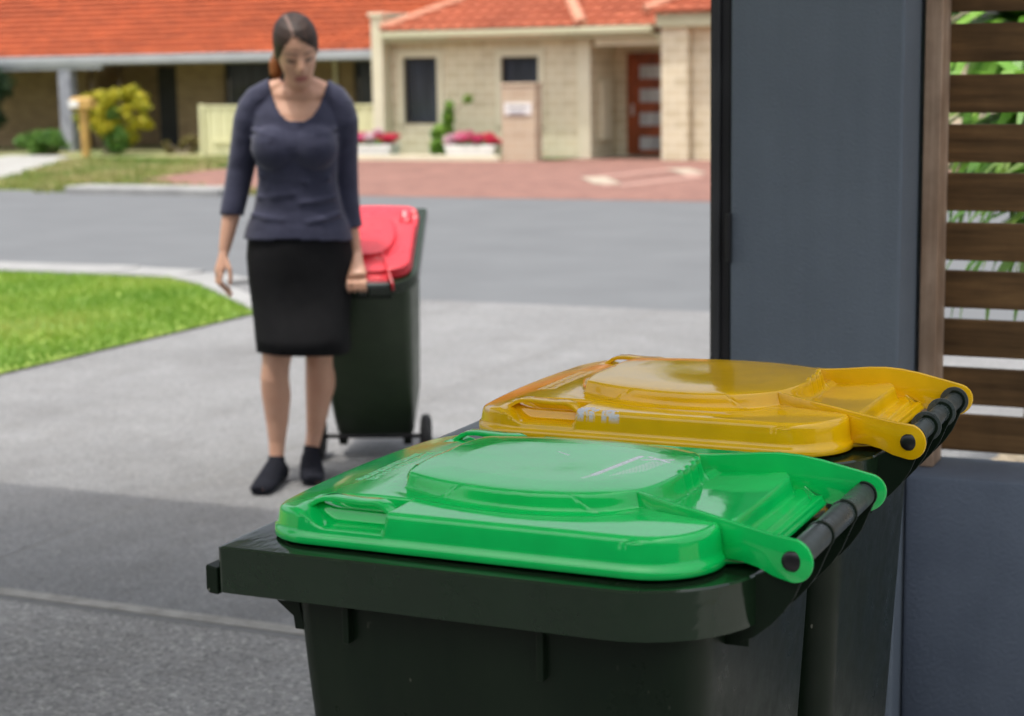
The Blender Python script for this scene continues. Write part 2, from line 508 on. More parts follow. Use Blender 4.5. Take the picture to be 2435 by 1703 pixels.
# driveway slabs with the joint between them
sheet('driveway', [[(-6.04, 3.99), (-3.71, 3.99), (-3.71, 10.36), (-5.35, 10.36), (-6.04, 9.39)],
                   [(-3.69, 3.99), (-0.80, 3.99), (-0.80, 10.36), (-3.69, 10.36)],
                   [(-6.04, 9.40), (-5.35, 10.36), (-7.9, 11.30), (-7.75, 10.98)]], M['drive'], 0.0)
sheet('joint_strip', [[(-3.71, 3.99), (-3.69, 3.99), (-3.69, 10.36), (-3.71, 10.36)]], M['joint'], -0.001)
sheet('threshold_strip', [[(-6.0, 3.93), (-0.80, 3.93), (-0.80, 3.99), (-6.0, 3.99)]], M['mortar_edge'], 0.003)
sheet('joint_gap', [[(-6.0, 3.90), (-0.80, 3.90), (-0.80, 3.93), (-6.0, 3.93)]], M['joint'], 0.001)
sheet('side_paving', [[(-0.80, 4.10), (7, 4.10), (7, 10.36), (-0.80, 10.36)]], M['path'], 0.0)
sheet('road', [[(-90, 11.32), (-7.9, 11.32), (-5.35, 10.37), (60, 10.37), (60, 15.0), (-90, 15.0)],
               [(-90, 15.0), (60, 15.0), (60, 20.6), (-90, 20.6)]], M['asphalt'], -0.004)
# kerb along the near lawn (a real step)
kb = MB()
def kerb_run(mb, pts, w, z0, h):
    for (a0, b0), (a1, b1) in zip(pts[:-1], pts[1:]):
        d = Vector((a1 - a0, b1 - b0, 0)).normalized(); nrm = Vector((-d.y, d.x, 0)) * w
        vs = []
        for (a, b) in ((a0, b0), (a1, b1)):
            for off in (0, 1):
                p = W(a + nrm.x * off, b + nrm.y * off, 0)
                zz = zg(b)
                vs += [p + Vector((0, 0, zz + z0)), p + Vector((0, 0, zz + h))]
        mb.add(vs, [(0, 1, 3, 2), (4, 6, 7, 5), (0, 4, 5, 1), (2, 3, 7, 6), (1, 5, 7, 3), (0, 2, 6, 4)])
kerb_run(kb, [(-40, 10.78), (-9.4, 10.82), (-8.3, 10.90)], 0.46, -0.1, 0.035)
kerb_run(kb, [(-8.3, 10.90), (-7.7, 10.84), (-7.2, 10.50)], 0.40, -0.1, 0.034)
kerb_run(kb, [(-7.2, 10.50), (-6.6, 9.93), (-6.05, 9.40)], 0.16, -0.1, 0.033)
tag(kb.build('kerb', M['kerb'], bevel=0.01), kind='structure')
sheet('lawn', [[(-40, 1.0), (-6.03, 1.0), (-6.03, 9.41), (-7.2, 10.51), (-7.7, 10.85), (-8.3, 10.91), (-9.4, 10.83), (-40, 10.79)]], M['lawn'], 0.012)

# far side of the street
fk = MB()
kerb_run(fk, [(-15.9, 20.0), (-13.35, 20.0)], 0.55, -0.15, 0.10)
tag(fk.build('far_kerb', M['kerb'], bevel=0.03), kind='structure')
sheet('brick_driveway', [[(-17.3, 23.4), (-14.6, 21.4), (-12.8, 20.6), (60, 20.6), (60, 33.5), (-18.9, 33.5), (-18.4, 27.5)]], M['paver'], 0.0)
sheet('verge', [[(-90, 20.6), (-12.8, 20.6), (-14.6, 21.4), (-17.3, 23.4), (-18.4, 27.5), (-18.9, 33.5), (-90, 33.5)],
                [(-90, 33.5), (-18.9, 33.5), (-18.9, 42), (-90, 42)]], M['verge'], -0.012)
sheet('path', [[(-19.0, 22.2), (-24.6, 31.3), (-26.4, 33.3), (-28.0, 33.3), (-26.6, 30.5), (-25.0, 25.0), (-23.8, 20.65), (-18.2, 20.65)]], M['far_path'], -0.004)
band = []
dc = [(-10.43, 26.05), (-9.15, 23.62), (-8.90, 26.54), (-10.15, 29.25)]
for i in range(4):
    p, q = Vector(dc[i]), Vector(dc[(i + 1) % 4])
    d = (q - p).normalized(); nn = Vector((-d.y, d.x)) * 0.13
    band.append([tuple(p + nn), tuple(p - nn), tuple(q - nn), tuple(q + nn)])
sheet('paving_band', band, M['paver_pink'], 0.004)
cor = []
for (a, b), (da, db) in zip(dc, [(0.45, -0.85), (-0.45, 0.85), (-0.4, 0.75), (0.4, -0.75)]):
    if (a, b) in (dc[0], dc[3]):
        n = Vector((-db, da)).normalized() * 0.2
        cor.append([(a + n.x, b + n.y), (a - n.x, b - n.y), (a + da * 2.2 - n.x, b + db * 2.2 - n.y), (a + da * 2.2 + n.x, b + db * 2.2 + n.y)])
sheet('paving_corner', cor, M['paver_pale'], 0.008)
sheet('garden_bed', [[(-18.1, 32.25), (-13.7, 32.25), (-13.7, 33.45), (-18.1, 33.45)]], M['bed_grass'], 0.02)
ge = MB()
kerb_run(ge, [(-18.9, 31.95), (-14.78, 31.95)], 0.2, -0.1, 0.10)
tag(ge.build('garden_edging', M['cream'], bevel=0.01), kind='structure')

# grass blades
def blades(name, region, n, hgt, mat, zlift, kind='stuff', wid=0.006):
    vs, fs, tint = [], [], []
    k = 0
    while k < n:
        a, b = region()
        h = hgt * random.uniform(0.5, 1.2)
        q = random.uniform(0, math.pi); dx, dy = math.cos(q) * wid, math.sin(q) * wid
        lx, ly = random.gauss(0, h * 0.4), random.gauss(0, h * 0.4)
        p = W(a, b, zg(b) + zlift)
        i = len(vs)
        vs += [p + Vector((dx, dy, 0)), p - Vector((dx, dy, 0)), p + Vector((lx, ly, h))]
        fs.append((i, i + 1, i + 2))
        t = 0.5 + 0.9 * mnoise.noise(Vector((a * 0.9, b * 0.9, 3.0))) + random.gauss(0, 0.12)
        tint.append(min(1, max(0, t)))
        k += 1
    o = MB().add(vs, fs).build(name, mat, recalc=False)
    at = o.data.attributes.new('tint', 'FLOAT', 'FACE'); at.data.foreach_set('value', tint)
    return tag(o, kind=kind)
M['blade'] = mat_leaf('grass_blade', [(0.0, (0.10, 0.24, 0.02)), (0.5, (0.22, 0.36, 0.04)), (1.0, (0.42, 0.43, 0.11))], 0.6, 0.35)
M['blade_dry'] = mat_leaf('dry_grass_blade', [(0.0, (0.09, 0.19, 0.03)), (0.5, (0.24, 0.27, 0.07)), (1.0, (0.46, 0.38, 0.2))], 0.7, 0.2)
def lawn_region():
    while True:
        a, b = random.uniform(-11.5, -6.03), random.uniform(6.6, 10.95)
        if b > np.interp(a, [-8.3, -7.7, -7.2, -6.03], [10.88, 10.82, 10.48, 9.39]): continue
        if b > 10.80 and a < -7.8: continue
        return a, b
g = blades('grass', lawn_region, 42000, 0.035, M['blade'], 0.012)
tag(g, 'short bright green mown grass on the lawn beside the driveway', 'grass')
def verge_region():
    while True:
        a = random.uniform(-24, -12.9); b = random.uniform(20.1, 31.5)
        if b > 20.6 and a > np.interp(b, [20.6, 21.4, 23.4, 27.5, 33.5], [-12.8, -14.6, -17.3, -18.4, -18.9]): continue
        if b < 20.65 and (a < -16.6 or -15.9 < a < -13.3): continue
        t = np.interp(b, [20.6, 22.2, 31.3, 33.3], [-18.1, -19.0, -24.6, -26.4])
        if a < t: continue
        return a, b
g = blades('verge_grass', verge_region, 9000, 0.12, M['blade_dry'], -0.012, wid=0.02)
tag(g, 'patchy dry green grass on the verge across the road', 'grass')

# ------------------------------------------------------------------ garage we look out of
gar = thing('garage', 'blue grey rendered garage front whose square pillar frames the view on the right', 'garage', W(-1.0, 3.9))
def G(a0, a1, b0, b1, z0, z1): return (a0 + 1.0, a1 + 1.0, b0 - 3.9, b1 - 3.9, z0, z1)
MB().box(*G(-1.195, -0.816, 3.80, 4.20, 0, 2.955)).build('pillar', M['render'], gar, bevel=0.006)
tk = MB().box(*G(-1.247, -1.199, 3.815, 3.90, 0, 2.95)).build('door_track', M['track'], gar, bevel=0.003)
MB().box(*G(-1.240, -1.221, 3.806, 3.8145, 0, 2.5)).build('track_lip', M['track_face'], tk, bevel=0.003)
MB().box(*G(-1.2015, -1.190, 3.785, 3.7985, 1.05, 1.16)).build('latch', M['track'], tk, bevel=0.002)
MB().box(*G(-5.0, -0.2, 0.45, 4.26, 2.96, 3.10)).build('ceiling', M['garage_in'], gar)
MB().box(*G(-5.0, -0.2, 4.265, 4.35, 2.93, 3.12)).build('fascia', M['gutter'], gar, bevel=0.01)
for a_, b_ in ((-4.98, 3.9), (-4.98, 0.5)):
    MB().box(*G(a_, a_ + 0.07, b_, b_ + 0.07, 0, 2.9595)).build('steel_post', M['dark'], gar, bevel=0.004)

MB().box(*G(-6.0, 9.0, -3.1, -2.9, 0, 2.9)).build('unseen_dark_wall', M['unseen_dark'], gar)  # unseen wall, added dark so the near bin faces reflect little light
lw = MB().box(-0.813 + 1, 2.99 + 1, 3.876 - 3.9, 4.10 - 3.9, 0, 0.582).build('low_wall', M['render_low'], None, bevel=0.012, smooth=30)
lw.location = W(-1.0, 3.9); lw.rotation_euler = (0, 0, -TH)
tag(lw, 'low slate blue rendered wall under the slatted timber screen', 'wall')

scr = thing('slat_screen', 'dark timber slat screen standing on the low wall right of the pillar', 'screen', W(-0.8, 3.96, 0.583))
def post_mesh():
    return MB().box(0.0, 0.034, 0.0, 0.085, 0.0, 1.95)
MB().box(-0.006, 0.032, 0.0, 0.095, 0.0, 1.95).build('post', M['post_wood'], scr, bevel=0.003)
sl = MB()
# slat edges measured down the screen (height above ground)
zt = 1.700
k = 0
for i in range(11):
    top = 1.675 - 0.1096 * i
    bot = top - 0.0845
    if bot < 0.6: continue
    dz = random.uniform(-0.0012, 0.0012)
    sl.box(0.020, 2.6, 0.0965 + random.uniform(-0.001, 0.001), 0.117, bot - 0.583 + dz, top - 0.583 + dz)
for i in range(3):
    top = 1.675 + 0.1096 * (i + 1)
    sl.box(0.020, 2.6, 0.0965, 0.117, top - 0.0835 - 0.583, top - 0.583)
sl.build('slat_panel', M['slat'], scr, bevel=0.0022)

# ------------------------------------------------------------------ wheelie bins
SH = 0.33            # bin origin: middle of the base; u = 0 at the hinge pin
ZP = 0.975           # height of the pin
def sstep(x):
    x = np.clip(x, 0, 1); return x * x * (3 - 2 * x)

def rounded_u(w, half, u0, u1, rf, rb):
    """front and back ends of a rounded rectangle at sideways position w"""
    aw = np.abs(w)
    f = np.full_like(w, u0); bk = np.full_like(w, u1)
    m = aw > half - rf
    f[m] = u0 + rf - np.sqrt(np.maximum(0, rf ** 2 - (aw[m] - (half - rf)) ** 2))
    m = aw > half - rb
    bk[m] = u1 - rb + np.sqrt(np.maximum(0, rb ** 2 - (aw[m] - (half - rb)) ** 2))
    return f, bk

def seg_dist(px, py, ax, ay, bx, by):
    dx, dy = bx - ax, by - ay
    t = np.clip(((px - ax) * dx + (py - ay) * dy) / (dx * dx + dy * dy), 0, 1)
    return np.hypot(px - ax - t * dx, py - ay - t * dy)

PLAT = [(-0.474, -0.112), (-0.43, -0.130), (-0.388, -0.141), (-0.35, -0.147), (-0.313, -0.149), (-0.278, -0.145), (-0.244, -0.136), (-0.215, -0.123), (-0.190, -0.104),
        (-0.178, -0.08), (-0.170, -0.04), (-0.168, 0.0), (-0.170, 0.04), (-0.178, 0.08), (-0.190, 0.104), (-0.215, 0.123), (-0.244, 0.136), (-0.278, 0.145), (-0.313, 0.149),
        (-0.35, 0.147), (-0.388, 0.141), (-0.43, 0.130), (-0.474, 0.112), (-0.490, 0.06), (-0.497, 0.0), (-0.490, -0.06)]
def smooth_poly(P, corners, m=6):
    out = []; n = len(P)
    for i in range(n):
        p0, p1, p2, p3 = P[i - 1], P[i], P[(i + 1) % n], P[(i + 2) % n]
        if i in corners: p0 = p1
        if (i + 1) % n in corners: p3 = p2
        for k in range(m):
            t = k / m
            out.append(tuple(0.5 * (2 * b + (c - a) * t + (2 * a - 5 * b + 4 * c - d) * t * t + (3 * b - a - 3 * c + d) * t ** 3) for a, b, c, d in zip(p0, p1, p2, p3)))
    return out
PLAT = smooth_poly(PLAT, {0, 8, 14, 22})
def plat_sdf(U, Wd):
    d = np.full(U.shape, 9.0); inside = np.zeros(U.shape, bool)
    n = len(PLAT)
    for i in range(n):
        ax, ay = PLAT[i]; bx, by = PLAT[(i + 1) % n]
        d = np.minimum(d, seg_dist(U, Wd, ax, ay, bx, by))
        c = ((ay > Wd) != (by > Wd)) & (U < (bx - ax) * (Wd - ay) / (by - ay + 1e-12) + ax)
        inside ^= c
    return np.where(inside, -d, d)

HALF = 0.2255
NU, NW = 360, 400
LID_CACHE = []
def lid_grid():
    if not LID_CACHE: LID_CACHE.append(lid_grid_build())
    U, Wd, Z, f, bk = LID_CACHE[0]
    return U, Wd, Z.copy(), f, bk
def lid_grid_build():
    w = np.concatenate([np.linspace(-HALF, HALF, NW)])
    f, bk = rounded_u(w, HALF, -0.6165, -0.084, 0.055, 0.075)
    f = f + 0.016 * (w / HALF) ** 2                      # the front is gently bowed
    rear = np.abs(w) < 0.137
    bk = np.where(rear, -0.046, bk)
    t = np.linspace(0, 1, NU)
    U = f[:, None] + (bk - f)[:, None] * t[None, :]
    Wd = np.repeat(w[:, None], NU, 1)
    # distance to the outline
    ed = [(U[0, i], Wd[0, i]) for i in range(0, NU)] + [(U[-1, i], Wd[-1, i]) for i in range(0, NU)]
    ed += [(f[i], w[i]) for i in range(NW)] + [(bk[i], w[i]) for i in range(NW) if abs(w[i]) > 0.142]
    for i in range(NW - 1):                                          # fill the long steps at the corners
        for q in (f, bk):
            if abs(w[i]) > 0.142 or q is f:
                for t_ in (0.2, 0.4, 0.6, 0.8):
                    ed.append((q[i] + (q[i + 1] - q[i]) * t_, w[i] + (w[i + 1] - w[i]) * t_))
    ed = np.array(ed)
    dn = np.full(U.size, 9.0); pu, pw = U.ravel(), Wd.ravel()
    near = np.where((np.abs(pw) > HALF - 0.03) | (pu < -0.50) | (pu > -0.19))[0]
    for c0 in range(0, len(near), 4000):
        ii = near[c0:c0 + 4000]
        dn[ii] = np.sqrt(((pu[ii][:, None] - ed[None, :, 0]) ** 2 + (pw[ii][:, None] - ed[None, :, 1]) ** 2).min(1))
    dn = dn.reshape(U.shape)
    dn = np.maximum(dn, 0)
    # crowned sheet
    Z = 1.0005 + 0.0025 * (1 - (Wd / HALF) ** 2)
    Z += -0.0135 * np.clip((-0.495 - U) / 0.12, 0, 1) ** 1.6          # falls towards the front
    # side channels next to the plateau
    sd = plat_sdf(U, Wd)
    Z += -0.0045 * np.exp(-((sd - 0.012) / 0.014) ** 2) * sstep((-0.17 - U) / 0.06) * sstep((U + 0.52) / 0.14)
    # plateau, softer at the front
    wid = np.where(U < -0.40, 0.0068 + np.clip((0.10 - np.abs(Wd)) / 0.10, 0, 1) * 0.045, 0.0068)
    wid = np.where(U > -0.195, 0.0075, wid)
    top = 0.0185 + 0.003 * np.cos(np.clip(Wd / 0.15, -1, 1) * math.pi / 2) - 0.0032 * np.exp(-(((U + 0.33) / 0.10) ** 2 + (Wd / 0.085) ** 2))
    P = sstep(-sd / wid + np.where(U > -0.195, 0.5, 0.5))
    inner = np.clip(-sd / 0.05, 0, 1)
    Z = Z + P * (top * (0.93 + 0.07 * inner))
    # small ribs on the rear slope of the plateau
    for wr in (-0.012, 0.014, 0.040, 0.066):
        Z += 0.0028 * np.exp(-((Wd - wr) / 0.003) ** 2) * ((sd > -0.009) & (sd < 0.009) & (U > -0.2))
    # rear panel between the arms
    rp = sstep((U + 0.172) / 0.010) * (np.abs(Wd) < 0.150)
    armw = 0.105 + (U + 0.19) / 0.19 * 0.058
    rp = rp * (np.abs(Wd) < armw + 0.004)
    ue = U + 0.016 * np.clip((np.abs(Wd) - 0.095) / 0.045, 0, 1.1) ** 2
    flo = 0.9975 + 0.0015 * sstep((U + 0.14) / 0.06) - 0.0205 * sstep((ue + 0.079) / 0.009) - 0.006 * sstep((ue + 0.056) / 0.003)
    Z = np.where(rp > 0, Z * (1 - rp) + rp * (flo + P * 0.0), Z)
    # rolled edge
    r = 0.008
    dd = np.clip(dn, 0, r)
    roll = r - np.sqrt(np.maximum(0, r * r - (r - dd) ** 2))
    roll = np.where((np.abs(Wd) < 0.137) & (U > -0.08), roll * 0.2, roll)
    Z = Z - roll * np.where((U > -0.55) & (U < -0.45) & (np.abs(Wd) > 0.17), 0.35, 1.0)
    # hand recess on both sides near the front
    mu = sstep((U + 0.566) / 0.044) * (1 - sstep((U + 0.4475) / 0.006))
    mw = sstep((np.abs(Wd) - 0.1565) / 0.004)
    rc = mu * mw
    aw = np.abs(Wd)
    deep = 0.984 + 0.0065 * sstep((aw - 0.174) / 0.006) - 0.0135 * sstep((aw - 0.185) / 0.007)
    Z = np.where(rc > 0, Z * (1 - rc) + rc * np.minimum(Z, deep), Z)
    return U, Wd, Z, f, bk

def embossed(U, Wd, Z, seed):
    """two raised lines of worn, unreadable lettering across the front of the lid"""
    rg = np.random.default_rng(seed)
    for row, (c0, s0) in enumerate(((-0.561, 0.30), (-0.545, 0.30))):
        uu = (U - c0 + 0.0 - 0.035 * (1 - (Wd / HALF) ** 2) * 0 ) / 0.010
        ww = (Wd + 0.085) / 0.0075
        ci = np.floor(ww).astype(int)
        ok = (ci >= 0) & (ci < 22) & (uu > 0) & (uu < 1)
        tab = rg.random((23, 3, 4)) > 0.45
        fx = np.clip(((ww - ci) * 3.4).astype(int), 0, 3); fy = np.clip((uu * 3).astype(int), 0, 2)
        ci = np.clip(ci, 0, 22)
        Z = Z + np.where(ok & (fx < 3), tab[ci, fy, fx] * 0.0005, 0)
    return Z

def wear_mask(U, Wd, Z, marks):
    m = np.zeros(U.shape)
    for kind, *p in marks:
        if kind == 'line':
            ax, ay, bx, by, r, v = p
            m = np.maximum(m, v * sstep((r - seg_dist(U, Wd, ax, ay, bx, by)) / (r * 0.5)))
        elif kind == 'spot':
            ax, ay, ru, rw, v, zmin = p
            q = ((U - ax) / ru) ** 2 + ((Wd - ay) / rw) ** 2
            for i_, j_ in np.argwhere(q < 2.2):
                q[i_, j_] += 1.1 * mnoise.noise(Vector((U[i_, j_] * 150, Wd[i_, j_] * 260, 1.3))) + 0.7 * mnoise.noise(Vector((U[i_, j_] * 420, Wd[i_, j_] * 420, 5.3)))
            m = np.maximum(m, v * sstep((0.75 - q) / 0.2) * (Z > zmin))
    return m

def make_lid(name, mat, parent, marks, seed, zoff=0.0):
    U, Wd, Z, f, bk = lid_grid()
    Z = embossed(U, Wd, Z, seed)
    Wm = wear_mask(U, Wd, Z, marks)
    nv = NU * NW
    top = np.stack([U.ravel() + SH, Wd.ravel(), Z.ravel()], 1)
    idx = np.arange(nv).reshape(NW, NU)
    quads = np.stack([idx[:-1, :-1], idx[:-1, 1:], idx[1:, 1:], idx[1:, :-1]], -1).reshape(-1, 4)
    # boundary loop and skirt
    loop = np.concatenate([idx[0, ::-1], idx[1:, 0], idx[-1, 1:], idx[-2:0:-1, -1]])
    P = top[loop]
    # outward normals
    d = np.roll(P, -1, 0) - np.roll(P, 1, 0)
    nrm = np.stack([d[:, 1], -d[:, 0]], 1)
    ln = np.linalg.norm(nrm, axis=1, keepdims=True); ln[ln < 1e-9] = 1
    nrm = nrm / ln
    c = np.array([SH - 0.33, 0.0])
    flip = ((P[:, :2] - c) * nrm).sum(1).mean() < 0
    if flip: nrm = -nrm
    # smooth the normals along the loop
    for _ in range(3):
        nrm = (nrm + np.roll(nrm, 1, 0) + np.roll(nrm, -1, 0)) / 3
    allv = [top]; cur = loop; off = nv; faces = [quads]
    n = len(loop)
    wear = [Wm.ravel()]
    zt = P[:, 2]
    rear = (P[:, 0] - SH > -0.075) & (np.abs(P[:, 1]) < 0.1385)
    zbot = np.where(rear, 0.962, 0.957)
    stations = [(0.35, 0.0008), (0.7, 0.0018), (1.0, 0.0025)]
    zl = np.where(rear, 0.9675, 0.9685)
    rowsz = [(zt + (np.minimum(zl, zt - 0.001) - zt) * k, o) for k, o in stations]
    rowsz += [(np.minimum(zl, zt - 0.001) - 0.0012, 0.0048), (zbot + 0.001, 0.0058), (zbot, 0.005), (zbot + 0.0005, 0.0), (zbot + 0.004, -0.004)]
    wl = wear[0][loop]
    for zz, o in rowsz:
        v = np.stack([P[:, 0] + nrm[:, 0] * o, P[:, 1] + nrm[:, 1] * o, zz], 1)
        allv.append(v)
        nxt = np.arange(off, off + n)
        faces.append(np.stack([cur, nxt, np.roll(nxt, -1), np.roll(cur, -1)], 1))
        wear.append(wl * (zz > 0.985)); cur = nxt; off += n
    V = np.concatenate(allv); Fq = np.concatenate(faces); Wr = np.concatenate(wear)
    V[:, 2] += zoff
    me = bpy.data.meshes.new(name)
    me.vertices.add(len(V)); me.vertices.foreach_set('co', V.ravel())
    me.loops.add(len(Fq) * 4); me.loops.foreach_set('vertex_index', Fq.ravel().astype(np.int32))
    me.polygons.add(len(Fq)); me.polygons.foreach_set('loop_start', np.arange(0, len(Fq) * 4, 4, dtype=np.int32))
    me.update(calc_edges=True); me.validate()
    bm = bmesh.new(); bm.from_mesh(me); bmesh.ops.recalc_face_normals(bm, faces=bm.faces); bm.to_mesh(me); bm.free()
    zn = np.zeros(len(me.polygons) * 3); me.polygons.foreach_get('normal', zn)
    if zn.reshape(-1, 3)[:len(quads) // 2, 2].mean() < 0:
        me.flip_normals()
    at = me.attributes.new('wear', 'FLOAT', 'POINT'); at.data.foreach_set('value', Wr.astype(np.float32))
    return link(name, me, mat, parent, 'all')

def arc(cx, cy, r, a0, a1, n):
    return [(cx + r * math.cos(R(a0 + (a1 - a0) * i / n)), cy + r * math.sin(R(a0 + (a1 - a0) * i / n))) for i in range(n + 1)]

def hinge_arm(sg, mat, parent):
    """upright plate running from the plateau corner out to the hinge pin"""
    if sg < 0: top = [(-0.192, 1.0195), (-0.17, 1.0165), (-0.148, 1.0135), (-0.11, 1.0095), (-0.073, 1.0050), (-0.03, 1.0000)]
    else: top = [(-0.192, 1.0195), (-0.175, 1.0195), (-0.15, 1.0205), (-0.12, 1.0225), (-0.098, 1.0225), (-0.075, 1.0200), (-0.049, 1.0140), (-0.02, 1.0055)]
    lug = arc(0, ZP, 0.0235, 76, -100, 16)
    bot = [(-0.022, 0.9545), (-0.040, 0.9605), (-0.060, 0.9635), (-0.11, 0.9630), (-0.19, 0.9630)]
    prof = top + lug + bot
    vs = []
    def wpos(u): return 0.104 + (u + 0.19) / 0.19 * 0.058
    n = len(prof)
    for side in (-0.0005, -0.0075):
        for u, z in prof:
            vs.append((u + SH, sg * (wpos(u) + side + 0.003), z))
    fs = [tuple(range(n)), tuple(range(n, 2 * n))[::-1]] + [(i, (i + 1) % n, n + (i + 1) % n, n + i) for i in range(n)]
    return MB().add(vs, fs).build('hinge_arm', mat, parent, bevel=0.0016, smooth=35)

def grip(sg, mat, parent):
    path = [(-0.572, 0.9885), (-0.564, 0.991), (-0.556, 0.9945), (-0.547, 0.9995), (-0.538, 1.0025), (-0.525, 1.0035), (-0.505, 1.0022), (-0.488, 1.0018), (-0.474, 1.0024), (-0.467, 1.0020), (-0.459, 0.9985), (-0.451, 0.9930), (-0.4455, 0.988)]
    vs = []; k = len(path)
    th, hw = 0.0056, 0.0105
    path = [(u, z + (0.0025 if sg < 0 else 0.0055) * min(1, max(0, (z - 0.9885) / 0.008))) for u, z in path]
    for i, (u, z) in enumerate(path):
        p0, p1 = path[max(0, i - 1)], path[min(k - 1, i + 1)]
        t = Vector((p1[0] - p0[0], p1[1] - p0[1])).normalized(); nn = Vector((-t.y, t.x))
        for (du, dw) in ((0, -hw), (0, hw), (-th, hw), (-th, -hw)):
            vs.append((u + nn.x * du + SH, sg * (0.1885 + dw), z + nn.y * du))
    fs = [(0, 1, 2, 3), tuple(4 * (k - 1) + j for j in (3, 2, 1, 0))]
    for i in range(k - 1):
        for j in range(4):
            fs.append((4 * i + j, 4 * i + (j + 1) % 4, 4 * (i + 1) + (j + 1) % 4, 4 * (i + 1) + j))
    return MB().add(vs, fs).build('grip', mat, parent, bevel=0.0012, smooth=45)

def rr_loop(u0, u1, half, rf, rb, n=7):
    """rounded rectangle outline (u, w), starting near the front, anticlockwise"""
    pts = []
    pts += [(u0 + rf + rf * math.cos(R(a)), -half + rf + rf * math.sin(R(a))) for a in np.linspace(180, 270, n)]
    pts += [(u1 - rb + rb * math.cos(R(a)), -half + rb + rb * math.sin(R(a))) for a in np.linspace(270, 360, n)]
    pts += [(u1 - rb + rb * math.cos(R(a)), half - rb + rb * math.sin(R(a))) for a in np.linspace(0, 90, n)]
    pts += [(u0 + rf + rf * math.cos(R(a)), half - rf + rf * math.sin(R(a))) for a in np.linspace(90, 180, n)]
    return pts

def ringz(loop, z):
    return [Vector((u + SH, w, z)) for u, w in loop]

